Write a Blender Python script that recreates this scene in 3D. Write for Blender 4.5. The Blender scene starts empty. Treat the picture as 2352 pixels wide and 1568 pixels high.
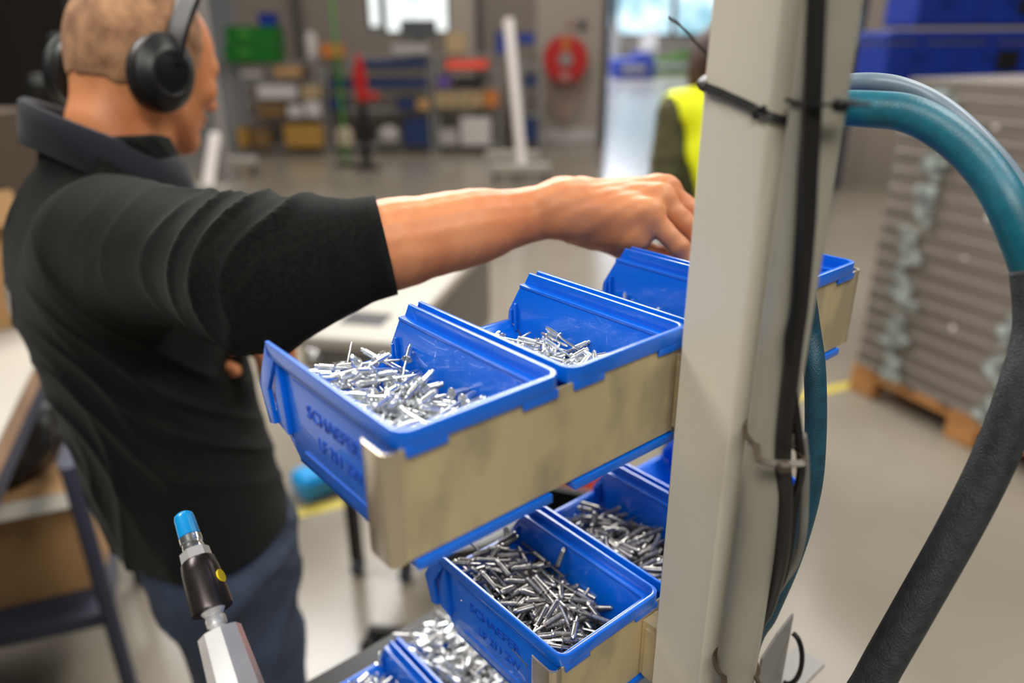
import bpy, bmesh, math, random
import numpy as np
from mathutils import Vector, Matrix, Quaternion
random.seed(7)
SC = bpy.context.scene
COL = SC.collection
R = math.radians
# ------------------------------------------------------------------ camera, world, lights
YAW, PITCH, ROLL = R(49.9857), R(22.2809), R(-0.3364)
CAM = Vector((-0.1401, -0.251, 1.66))
_f = Vector((math.cos(YAW)*math.cos(PITCH), math.sin(YAW)*math.cos(PITCH), -math.sin(PITCH)))
_r = Vector((math.sin(YAW), -math.cos(YAW), 0)); _u = _r.cross(_f)
_r2 = _r*math.cos(ROLL)+_u*math.sin(ROLL); _u2 = -_r*math.sin(ROLL)+_u*math.cos(ROLL)
cd = bpy.data.cameras.new('camera'); cam = bpy.data.objects.new('camera', cd); COL.objects.link(cam)
cam.matrix_world = Matrix(((_r2.x, _u2.x, -_f.x, CAM.x), (_r2.y, _u2.y, -_f.y, CAM.y), (_r2.z, _u2.z, -_f.z, CAM.z), (0, 0, 0, 1)))
cd.sensor_width = 36; cd.lens = 1685/2352*36; cd.clip_start = .02; cd.clip_end = 200
cd.dof.use_dof = True; cd.dof.focus_distance = .50; cd.dof.aperture_fstop = 2.8; cd.dof.aperture_blades = 0
SC.camera = cam
SC.view_settings.view_transform = 'Standard'; SC.view_settings.look = 'None'
SC.view_settings.exposure = -0.20; SC.view_settings.gamma = 1; SC.view_settings.use_curve_mapping = False
wd = bpy.data.worlds.new('hall_air'); SC.world = wd; wd.use_nodes = True
wd.node_tree.nodes['Background'].inputs[0].default_value = (.95, .93, .9, 1)
wd.node_tree.nodes['Background'].inputs[1].default_value = .11
def area(name, loc, target, sx, sy, power, col=(1, 1, 1)):
    l = bpy.data.lights.new(name, 'AREA'); l.shape = 'RECTANGLE'; l.size = sx; l.size_y = sy; l.energy = power; l.color = col
    o = bpy.data.objects.new(name, l); COL.objects.link(o); o.location = loc
    o.rotation_euler = (Vector(target)-Vector(loc)).to_track_quat('-Z', 'Y').to_euler(); return o
area('hall_lamp', (-1.6, 3.4, 5.2), (.2, .4, 1.4), 2.4, 1.0, 220, (1, .97, .92))
area('hall_lamp', (2.9, 4.6, 4.6), (.3, .4, 1.3), 4.0, 1.5, 400, (1, .98, .95))
area('hall_lamp', (2.6, -1.2, 5.4), (.5, .3, 1.2), 2.4, 1.0, 190, (1, .97, .92))
area('hall_lamp', (-1.8, -2.2, 4.8), (.3, .3, 1.3), 3.0, 1.2, 220, (1, .97, .92))
area('hall_lamp', (5.5, 7.0, 5.6), (5.5, 7.0, 0), 4.0, 2.0, 260, (1, .97, .93))
area('hall_lamp', (1.0, 9.5, 5.6), (2.0, 9.5, 0), 4.0, 2.0, 150, (1, .97, .93))
area('hall_lamp', (8.0, 1.5, 5.6), (7.0, 1.5, 0), 4.0, 2.0, 200, (1, .97, .93))
area('far_hall_fill', (24, 26, 6.0), (24, 26, 0), 10.0, 8.0, 5200, (.82, .88, 1))  # added fill lights, out of view, that brighten the far hall floor
area('far_hall_fill', (15, 17.5, 6.0), (15, 17.5, 0), 6.0, 4.0, 1300, (.82, .88, 1))
# ------------------------------------------------------------------ materials
def mat(name, col, rough=.5, metal=0., spec=.5, noise=0., nscale=20., col2=None, bump=0., bscale=60., coat=0., sss=0., sheen=0., stretch=None, contrast=(.35, .65)):
    m = bpy.data.materials.new(name); m.use_nodes = True; nt = m.node_tree; b = nt.nodes['Principled BSDF']
    b.inputs['Base Color'].default_value = (*col, 1); b.inputs['Roughness'].default_value = rough; b.inputs['Metallic'].default_value = metal
    b.inputs['Specular IOR Level'].default_value = spec; b.inputs['Coat Weight'].default_value = coat
    if sss: b.inputs['Subsurface Weight'].default_value = sss; b.inputs['Subsurface Radius'].default_value = (.01, .004, .002); b.inputs['Subsurface Scale'].default_value = 1
    if sheen: b.inputs['Sheen Weight'].default_value = sheen; b.inputs['Sheen Roughness'].default_value = .5
    tc = nt.nodes.new('ShaderNodeTexCoord'); src = tc.outputs['Object']
    if stretch:
        mp = nt.nodes.new('ShaderNodeMapping'); mp.inputs['Scale'].default_value = stretch; nt.links.new(src, mp.inputs[0]); src = mp.outputs[0]
    if col2 is not None or noise:
        n = nt.nodes.new('ShaderNodeTexNoise'); n.inputs['Scale'].default_value = nscale; n.inputs['Detail'].default_value = 4
        nt.links.new(src, n.inputs['Vector'])
        cr = nt.nodes.new('ShaderNodeValToRGB'); nt.links.new(n.outputs['Fac'], cr.inputs[0])
        c2 = col2 if col2 is not None else tuple(c*(1-noise) for c in col)
        cr.color_ramp.elements[0].position = contrast[0]; cr.color_ramp.elements[1].position = contrast[1]
        cr.color_ramp.elements[0].color = (*c2, 1); cr.color_ramp.elements[1].color = (*col, 1)
        nt.links.new(cr.outputs[0], b.inputs['Base Color'])
    if bump:
        n2 = nt.nodes.new('ShaderNodeTexNoise'); n2.inputs['Scale'].default_value = bscale; n2.inputs['Detail'].default_value = 3
        nt.links.new(src, n2.inputs['Vector'])
        bp = nt.nodes.new('ShaderNodeBump'); bp.inputs['Strength'].default_value = bump; bp.inputs['Distance'].default_value = .002
        nt.links.new(n2.outputs['Fac'], bp.inputs['Height']); nt.links.new(bp.outputs[0], b.inputs['Normal'])
    return m
def glow(name, col, s, tex=None):
    m = bpy.data.materials.new(name); m.use_nodes = True; nt = m.node_tree; b = nt.nodes['Principled BSDF']
    b.inputs['Base Color'].default_value = (0, 0, 0, 1); b.inputs['Emission Strength'].default_value = s
    if tex:
        tc = nt.nodes.new('ShaderNodeTexCoord'); n = nt.nodes.new('ShaderNodeTexNoise'); n.inputs['Scale'].default_value = tex[0]
        cr = nt.nodes.new('ShaderNodeValToRGB'); cr.color_ramp.elements[0].color = (*tex[1], 1); cr.color_ramp.elements[1].color = (*col, 1)
        cr.color_ramp.elements[0].position = .38; cr.color_ramp.elements[1].position = .58
        nt.links.new(tc.outputs['Object'], n.inputs['Vector']); nt.links.new(n.outputs['Fac'], cr.inputs[0]); nt.links.new(cr.outputs[0], b.inputs['Emission Color'])
    else: b.inputs['Emission Color'].default_value = (*col, 1)
    return m
M = {}
M['blue'] = mat('blue_plastic', (.0, .135, .70), .30, spec=.5, noise=.10, nscale=9, bump=.05, bscale=900, coat=.35)
M['blue_text'] = mat('moulded_blue', (.0, .055, .42), .45)
M['galv'] = mat('galvanised_steel', (.60, .485, .275), .46, .35, col2=(.42, .345, .215), nscale=26, stretch=(1, 1, .55), contrast=(.40, .56), bump=.15, bscale=700)
M['galv_edge'] = mat('bent_steel_edge', (.72, .62, .47), .24, .85)
M['paint'] = mat('cream_grey_paint', (.63, .59, .475), .42, spec=.5, noise=.05, nscale=3, bump=.06, bscale=250, coat=.15)
M['conduit'] = mat('grey_conduit_plastic', (.29, .275, .22), .35, spec=.5, noise=.12, nscale=14)
M['black'] = mat('black_plastic', (.007, .0065, .006), .42, spec=.35)
M['rubber'] = mat('black_rubber', (.012, .011, .010), .38, spec=.45)
M['greywire'] = mat('grey_cable', (.16, .155, .135), .45)
M['tie_old'] = mat('aged_cable_tie', (.055, .04, .024), .45)
M['teal'] = mat('teal_hose_rubber', (.0, .115, .17), .42, spec=.5, noise=.25, nscale=90, bump=.12, bscale=700)
M['dkteal'] = mat('dark_teal_hose', (.004, .055, .09), .5, noise=.35, nscale=120, bump=.3, bscale=900)
M['sleeve'] = mat('braided_dark_sleeve', (.022, .028, .03), .55, col2=(.008, .012, .014), nscale=160, bump=.6, bscale=900)
M['bluegrey'] = mat('blue_grey_hose', (.14, .19, .24), .4)
M['steel'] = mat('bright_steel', (.80, .81, .80), .22, 1., noise=.12, nscale=300)
M['zinc'] = mat('zinc_plated_steel', (.84, .86, .85), .26, .94, noise=.2, nscale=200)
M['dull'] = mat('dull_rivet_steel', (.50, .48, .45), .33, 1., col2=(.30, .29, .28), nscale=300)
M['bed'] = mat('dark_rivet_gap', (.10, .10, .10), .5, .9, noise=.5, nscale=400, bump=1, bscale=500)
M['skin'] = mat('skin', (.68, .29, .125), .50, spec=.35, col2=(.54, .18, .068), nscale=16, bump=.14, bscale=220, sss=.12, contrast=(.3, .7))
M['hair'] = mat('cropped_hair', (.50, .27, .135), .8, col2=(.19, .085, .04), nscale=38, bump=1., bscale=420, contrast=(.3, .7))
M['shirt'] = mat('dark_sweat_fabric', (.0065, .0085, .0065), .95, spec=.10, col2=(.0035, .0045, .0035), nscale=260, bump=.35, bscale=1400, sheen=.05)
M['collar'] = mat('navy_collar_fabric', (.013, .014, .020), .9, spec=.2, bump=.3, bscale=1400, sheen=.12)
M['jeans'] = mat('blue_denim', (.035, .055, .095), .85, col2=(.012, .018, .034), nscale=14, bump=.4, bscale=900, contrast=(.3, .75))
M['print'] = mat('grey_back_print', (.28, .25, .22), .8)
M['printo'] = mat('orange_back_print', (.75, .12, .03), .8)
M['tipblue'] = mat('light_blue_tip', (.0, .26, .62), .3, spec=.6)
M['gunmetal'] = mat('dark_metal_sleeve', (.085, .072, .068), .3, .85, noise=.3, nscale=60)
M['alu'] = mat('brushed_aluminium', (.86, .85, .84), .3, .6, noise=.1, nscale=60)
M['yellow'] = mat('yellow_dot', (.85, .62, .0), .5)
M['floor'] = mat('epoxy_floor', (.245, .216, .17), .2, spec=.5, col2=(.20, .175, .136), nscale=.9, bump=.03, bscale=3)
M['tape'] = mat('yellow_floor_tape', (.50, .40, .045), .5)
M['wall'] = mat('taupe_wall', (.21, .175, .142), .8, noise=.1, nscale=.8)
M['cream'] = mat('cream_wall', (.33, .28, .23), .7)
M['darkwall'] = mat('dark_brown_wall', (.018, .014, .012), .9, noise=.3, nscale=1)
M['darkpipe'] = mat('dark_pipe', (.06, .05, .045), .5)
M['darkframe'] = mat('dark_blue_frame', (.03, .035, .06), .5)
M['rackgrey'] = mat('grey_rack_steel', (.24, .23, .215), .5, .2)
M['wood'] = mat('raw_pallet_wood', (.50, .235, .075), .7, col2=(.36, .155, .045), nscale=6, stretch=(1, 8, 8))
M['edgewood'] = mat('plywood_edge', (.42, .25, .15), .6, noise=.3, nscale=8)
M['white'] = mat('white_laminate', (.43, .40, .345), .35, noise=.06, nscale=3)
M['stack'] = mat('grey_panel', (.175, .148, .125), .55, .1, noise=.15, nscale=2.5)
M['stack2'] = mat('pale_panel_lip', (.225, .195, .165), .5, .1)
M['film'] = mat('crumpled_film', (.38, .43, .40), .2, spec=.9, noise=.7, nscale=22)
M['dot'] = mat('pale_highlight', (.75, .70, .66), .4)
M['kraft'] = mat('kraft_cardboard', (.42, .235, .095), .8, noise=.25, nscale=3)
M['hivis'] = mat('hi_vis_yellow', (.80, .85, .0), .7); 
M['olive'] = mat('olive_knit', (.085, .08, .03), .9, noise=.3, nscale=12)
M['brownhair'] = mat('dark_brown_hair', (.045, .018, .012), .7)
M['red'] = mat('hose_reel_red', (.42, .004, .004), .4); M['palered'] = mat('faded_red_hose', (.36, .20, .17), .6)
M['orange'] = mat('orange_label', (.45, .14, .02), .5); M['coral'] = mat('coral_red_plastic', (.85, .09, .05), .5)
M['green'] = mat('bright_green_plastic', (.0, .12, .005), .5); M['navy'] = mat('navy_plastic', (.005, .02, .09), .5)
M['crateblue'] = mat('royal_blue_plastic', (.002, .022, .22), .4, noise=.2, nscale=4); M['amber'] = mat('amber_carton', (.36, .19, .03), .7)
M['darkbrown'] = mat('dark_brown_card', (.05, .028, .012), .85)
M['brown'] = mat('brown_carton', (.17, .09, .03), .8); M['tan'] = mat('tan_carton', (.36, .25, .13), .8); M['creamy'] = mat('cream_pot', (.62, .48, .36), .6)
M['pale'] = mat('pale_grey', (.33, .30, .28), .6); M['whitebox'] = mat('white_carton', (.50, .46, .43), .6); M['purple'] = mat('purple_tub', (.10, .05, .25), .5)
M['lime'] = mat('lime_green_pole', (.06, .26, .03), .5); M['screen'] = mat('dark_screen', (.07, .075, .08), .2)
M['tube'] = mat('white_tube', (.85, .78, .74), .3); M['castor'] = mat('castor_rubber', (.03, .035, .05), .5)
M['window'] = glow('daylight_window', (.95, 1.0, .97), 1.5, (1.6, (.16, .42, .40)))
M['farwindow'] = glow('far_daylight', (.70, .88, 1.0), 2.0, (.45, (.22, .42, .50)))
M['grass'] = mat('green_stock', (.06, .13, .02), .8, noise=.4, nscale=2)
# ------------------------------------------------------------------ helpers
def bx(bm, c, s, rot=None, bev=0., segs=1):
    ret = bmesh.ops.create_cube(bm, size=1); vs = ret['verts']
    mt = Matrix.Translation(c) @ (rot.to_4x4() if rot is not None else Matrix.Identity(4)) @ Matrix.Diagonal((*s, 1))
    bmesh.ops.transform(bm, matrix=mt, verts=vs)
    if bev:
        es = {e for v in vs for e in v.link_edges}
        bmesh.ops.bevel(bm, geom=list(es), offset=bev, segments=segs, affect='EDGES', profile=.5)
    return vs
def cyl(bm, p0, p1, r0, r1=None, n=16, caps=True):
    p0, p1 = Vector(p0), Vector(p1); r1 = r0 if r1 is None else r1; d = p1-p0
    ret = bmesh.ops.create_cone(bm, cap_ends=caps, segments=n, radius1=r0, radius2=r1, depth=d.length)
    bmesh.ops.transform(bm, matrix=Matrix.Translation((p0+p1)/2) @ d.to_track_quat('Z', 'Y').to_matrix().to_4x4(), verts=ret['verts'])
def spline(pts, sub=6):
    P = [Vector(p) for p in pts]; out = []
    for i in range(len(P)-1):
        a = P[max(i-1, 0)]; b = P[i]; c = P[i+1]; d = P[min(i+2, len(P)-1)]
        for k in range(sub):
            t = k/sub; out.append(.5*((2*b)+(c-a)*t+(2*a-5*b+4*c-d)*t*t+(3*b-a-3*c+d)*t**3))
    out.append(P[-1]); return out
def sweep(bm, pts, sec, closed_ends=True, up=None):
    """sweep a closed 2-D section (list of (x,y) or a function of t) along points; parallel transport frame"""
    n = len(pts); rings = []
    t0 = (pts[1]-pts[0]).normalized(); u = Vector(up) if up else (Vector((0, 0, 1)) if abs(t0.z) < .9 else Vector((1, 0, 0)))
    x = t0.cross(u).normalized()
    for i, p in enumerate(pts):
        t = (pts[min(i+1, n-1)]-pts[max(i-1, 0)]).normalized(); x = (x-t*x.dot(t)).normalized(); y = t.cross(x)
        s = sec(i/(n-1)) if callable(sec) else sec
        rings.append([bm.verts.new(p+x*a+y*b) for a, b in s])
    m = len(rings[0])
    for i in range(n-1):
        for k in range(m):
            bm.faces.new((rings[i][k], rings[i][(k+1) % m], rings[i+1][(k+1) % m], rings[i+1][k]))
    if closed_ends: bm.faces.new(rings[0][::-1]); bm.faces.new(rings[-1])
def circ(r, n=12, ry=None): return [(r*math.cos(2*math.pi*k/n), (ry or r)*math.sin(2*math.pi*k/n)) for k in range(n)]
def tube(bm, pts, r, n=12, sub=6):
    sweep(bm, spline(pts, sub) if sub else [Vector(p) for p in pts], circ(r, n))
def prism(bm, poly, axis, lo, hi):
    """extrude a closed polygon; axis 0: poly in (y,z) along x; 1: (x,z) along y; 2: (x,y) along z"""
    def v(p, h): return (h, p[0], p[1]) if axis == 0 else ((p[0], h, p[1]) if axis == 1 else (p[0], p[1], h))
    a = [bm.verts.new(v(p, lo)) for p in poly]; b = [bm.verts.new(v(p, hi)) for p in poly]; n = len(poly)
    bm.faces.new(a); bm.faces.new(b[::-1])
    for i in range(n): bm.faces.new((a[i], b[i], b[(i+1) % n], a[(i+1) % n]))
def new(): return bmesh.new()
def obj(name, bm, m, parent=None, loc=None, smooth=False, rotz=None):
    bmesh.ops.recalc_face_normals(bm, faces=bm.faces[:])
    me = bpy.data.meshes.new(name); bm.to_mesh(me); bm.free(); me.materials.append(M[m] if isinstance(m, str) else m)
    if smooth:
        me.polygons.foreach_set('use_smooth', [True]*len(me.polygons))
        if smooth != 'all': me.set_sharp_from_angle(angle=R(38))
    o = bpy.data.objects.new(name, me); COL.objects.link(o)
    if parent: o.parent = parent
    if loc is not None: o.location = loc
    if rotz is not None: o.rotation_euler = (0, 0, rotz)
    return o
def tag(o, label=None, cat=None, group=None, kind=None):
    if label: o['label'] = label
    if cat: o['category'] = cat
    if group: o['group'] = group
    if kind: o['kind'] = kind
    return o
def thing(name, label, cat, loc=(0, 0, 0), rotz=0, group=None):
    o = bpy.data.objects.new(name, None); COL.objects.link(o); o.location = loc; o.rotation_euler = (0, 0, rotz); o.empty_display_size = .05
    return tag(o, label, cat, group)
def struct(name, bm, m, parent=None, **k):
    o = obj(name, bm, m, parent, **k)
    if not parent: o['kind'] = 'structure'
    return o
def text(name, body, size, m, parent, matrix, extrude=.0003, sx=1.):
    c = bpy.data.curves.new(name, 'FONT'); c.body = body; c.size = size; c.extrude = extrude; c.materials.append(M[m]); c.align_x = 'LEFT'; c.resolution_u = 3
    o = bpy.data.objects.new(name, c); COL.objects.link(o)
    bpy.context.view_layer.update(); me = bpy.data.meshes.new_from_object(o.evaluated_get(bpy.context.evaluated_depsgraph_get())); bpy.data.objects.remove(o)
    me.name = name; o = bpy.data.objects.new(name, me); COL.objects.link(o)
    if parent: o.parent = parent
    o.matrix_local = matrix @ Matrix.Diagonal((sx, 1, 1, 1)); return o
# hall frame: a = to the right of the camera's heading, b = ahead of it, on the floor
HR = -(math.pi/2-YAW)
def G(a, b, z=0): return Vector((CAM.x+a*_r.x+b*math.cos(YAW), CAM.y+a*_r.y+b*math.sin(YAW), z))
# ------------------------------------------------------------------ signed distance modelling
import openvdb
def cone(P, a, b, ra, rb):
    a = np.asarray(a, np.float32); b = np.asarray(b, np.float32); ab_ = b-a
    t = np.clip(((P-a)@ab_)/(ab_@ab_), 0, 1)
    return np.linalg.norm(P-a-t[:, None]*ab_, axis=1)-(ra+(rb-ra)*t)
def ell(P, c, r, B=None):
    q = P-np.asarray(c, np.float32)
    if B is not None: q = q@np.asarray(B, np.float32).T
    r = np.asarray(r, np.float32); k0 = np.linalg.norm(q/r, axis=1); k1 = np.linalg.norm(q/(r*r), axis=1)+1e-9
    return k0*(k0-1)/k1
def smin(a, b, k):
    h = np.maximum(k-np.abs(a-b), 0)/k; return np.minimum(a, b)-h*h*k*.25
def smax(a, b, k): return -smin(-a, -b, k)
def sdf_mesh(fn, lo, hi, res, blk=16):
    lo = np.array(lo, np.float32); hi = np.array(hi, np.float32); nb = np.ceil((hi-lo)/(res*blk)).astype(int); N = nb*blk
    bg = 3*res; D = np.empty(N, np.float32)
    I = np.stack(np.meshgrid(*[np.arange(n) for n in nb], indexing='ij'), -1).reshape(-1, 3)
    ctr = lo+(I*blk+blk/2)*res; dc = fn(ctr.astype(np.float32)); hd = blk*res*.87
    g = np.stack(np.meshgrid(*[np.arange(blk)]*3, indexing='ij'), -1).reshape(-1, 3).astype(np.float32)
    for i, c in zip(I, dc):
        s = tuple(slice(k*blk, k*blk+blk) for k in i)
        if abs(c) > hd*1.5+.012: D[s] = bg if c > 0 else -bg
        else: D[s] = np.clip(fn(lo+(g+i*blk)*res), -bg, bg).reshape(blk, blk, blk)
    gr = openvdb.FloatGrid(background=bg); gr.copyFromArray(D); p, t, q = gr.convertToPolygons(0., 0.)
    p = p*res+lo; q = np.asarray(q); t = np.asarray(t)
    F = q.tolist()+t.tolist()
    v = p[q]; vol = np.einsum('ij,ij->i', v[:, 0], np.cross(v[:, 1], v[:, 2])).sum()
    if vol < 0: F = [f[::-1] for f in F]
    return p, F
def mesh_obj(name, parts, m, parent=None):
    V = []; F = []; o = 0
    for p, f in parts:
        V += p.tolist(); F += [[i+o for i in x] for x in f]; o += len(p)
    me = bpy.data.meshes.new(name); me.from_pydata(V, [], F); me.materials.append(M[m])
    me.polygons.foreach_set('use_smooth', [True]*len(me.polygons)); me.update()
    ob = bpy.data.objects.new(name, me); COL.objects.link(ob)
    if parent: ob.parent = parent; ob.matrix_parent_inverse = Matrix.Translation(-Vector(parent.location))
    return ob

# ================================================================== the setting
bm = new(); bmesh.ops.create_grid(bm, x_segments=4, y_segments=4, size=45); floor = struct('floor', bm, 'floor', loc=G(2, 30, 0), rotz=HR)
def gbox(bm, a, b, z, w, d, h, bev=0.): bx(bm, (a, b, z+h/2), (w, d, h), bev=bev)   # in the hall frame
def hall(name, bm, m, parent=None, **k):
    if parent is None: return struct(name, bm, m, loc=(CAM.x, CAM.y, 0), rotz=HR, **k)
    return obj(name, bm, m, parent, **k)
bm = new()
d = Vector((1, -.305)).normalized(); nrm = Vector((-d.y, d.x)); p0 = Vector((-.9, 2.565)); p1 = p0+d*5.2
vs = [bm.verts.new((*(q), .002)) for q in (p0-nrm*.03, p1-nrm*.03, p1+nrm*.03, p0+nrm*.03)]; bm.faces.new(vs)
vs2 = [bm.verts.new((v.co.x, v.co.y, 0.0005)) for v in vs]; bm.faces.new(vs2[::-1])
for i in range(4): bm.faces.new((vs[i], vs[(i+1) % 4], vs2[(i+1) % 4], vs2[i]))
struct('trim_1', bm, 'tape')
# back wall with two window openings (z 1.79-2.6)
bm = new()
gbox(bm, -3.5, 13.5, 0, 2.2, .2, 5); gbox(bm, -1.65, 13.5, 0, 1.5, .2, 1.79); gbox(bm, -1.65, 13.5, 2.75, 1.5, .2, 2.25)
gbox(bm, .3, 13.5, 0, 2.4, .2, 5); wb = hall('wall_back', bm, 'wall')
for n, (a0, a1, z0) in enumerate(((-2.38, -2.16, 1.87), (-2.10, -1.03, 1.79))):
    bm = new(); w = a1-a0
    for q in ((a0+.015, .03, z0, 2.75), (a1-.015, .03, z0, 2.75)): gbox(bm, q[0], 13.45, q[2], .03, .12, q[3]-q[2])
    gbox(bm, (a0+a1)/2, 13.45, z0, w, .12, .03); gbox(bm, (a0+a1)/2, 13.45, 2.72, w, .12, .03)
    wf = hall('window_%d' % (n+1), bm, 'darkpipe'); bm = new(); gbox(bm, (a0+a1)/2, 13.5, z0+.03, w-.06, .02, 2.69-z0); obj('pane', bm, 'window', wf)
bm = new(); gbox(bm, -.78, 13.35, 0, .46, .12, 5); hall('trim_2', bm, 'cream')
bm = new(); cyl(bm, (-3.53, 13.3, 0), (-3.53, 13.3, 5), .055); hall('trim_3', bm, 'darkpipe')
bm = new(); cyl(bm, (-.52, 13.2, 0), (-.52, 13.2, 5), .045); hall('trim_4', bm, 'darkpipe')
# column with the hose reel
bm = new(); gbox(bm, 1.0, 13.6, 0, 1.14, .5, 5.2, .02); pil = hall('wall_column', bm, 'cream')
bm = new(); gbox(bm, .985, 13.33, 0, 1.04, .04, .22, .008); bb = hall('baseboard_back', bm, 'whitebox')
bm = new(); gbox(bm, 1.62, 13.6, 0, .12, .5, 5.2, .01); hall('door_1', bm, 'darkframe')
# far hall seen through the opening
bm = new(); gbox(bm, 9, 48, 0, 26, .3, 1.95); gbox(bm, 9, 48, 5.2, 26, .3, 3); wf = hall('wall_far', bm, 'cream')
for k in range(5):
    a = 1.0+k*3.5
    bm = new(); gbox(bm, a-1.65, 47.8, 1.95, .14, .14, 3.25); gbox(bm, a+1.65, 47.8, 1.95, .14, .14, 3.25); gbox(bm, a, 47.8, 1.9, 3.4, .14, .12)
    w = hall('window_%d' % (k+3), bm, 'darkpipe'); bm = new(); gbox(bm, a, 47.9, 1.98, 3.2, .04, 3.2); obj('pane', bm, 'farwindow', w)
# right wall
bm = new(); gbox(bm, 5.9, 9.2, 0, 4.0, .2, 4.6); hall('wall_right', bm, 'cream')
bm = new(); gbox(bm, 3.98, 9.15, 0, .12, .3, 4.6); hall('trim_5', bm, 'pale')
# dark partition at the left
bm = new(); gbox(bm, -7.2, 7.5, 0, 6.2, .15, 4.2); hall('wall_left', bm, 'darkwall')
def hthing(name, label, cat, a, b, z=0, rz=0, group=None): return thing(name, label, cat, G(a, b, z), HR+rz, group)
# ---- storage racks along the back wall
def rack(a0, a1, b, label, levels, post=True):
    t = hthing('storage_rack', label, 'shelf unit', (a0+a1)/2, b); w = a1-a0
    for sx in (-1, 1):
        for y in (-.22, .22):
            bm = new(); bx(bm, (sx*(w/2-.02), y, .735), (.045, .04, 1.47)); obj('post', bm, 'rackgrey', t)
    for z in levels:
        bm = new(); bx(bm, (0, 0, z), (w-.02, .46, .035), bev=.004); obj('shelf', bm, 'rackgrey', t)
LV = (.10, .545, .82, 1.0, 1.24, 1.42)
rack(-4.42, -2.96, 12.3, 'grey steel storage rack at the left, under the green crates', (.09, .54, .815, 1.075, 1.36))
rack(-2.9, -1.24, 12.3, 'grey steel storage rack in the middle, in front of the window', (.10, .655, .985, 1.27, 1.42))
rack(-1.18, -.17, 12.3, 'grey steel storage rack right of the middle one, with the coral tray', (.10, .68, .985, 1.25, 1.45))
rack(.17, .50, 12.42, 'narrow grey steel rack beside the fire hose column', (.13, .55, .985, 1.3, 1.59))
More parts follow.
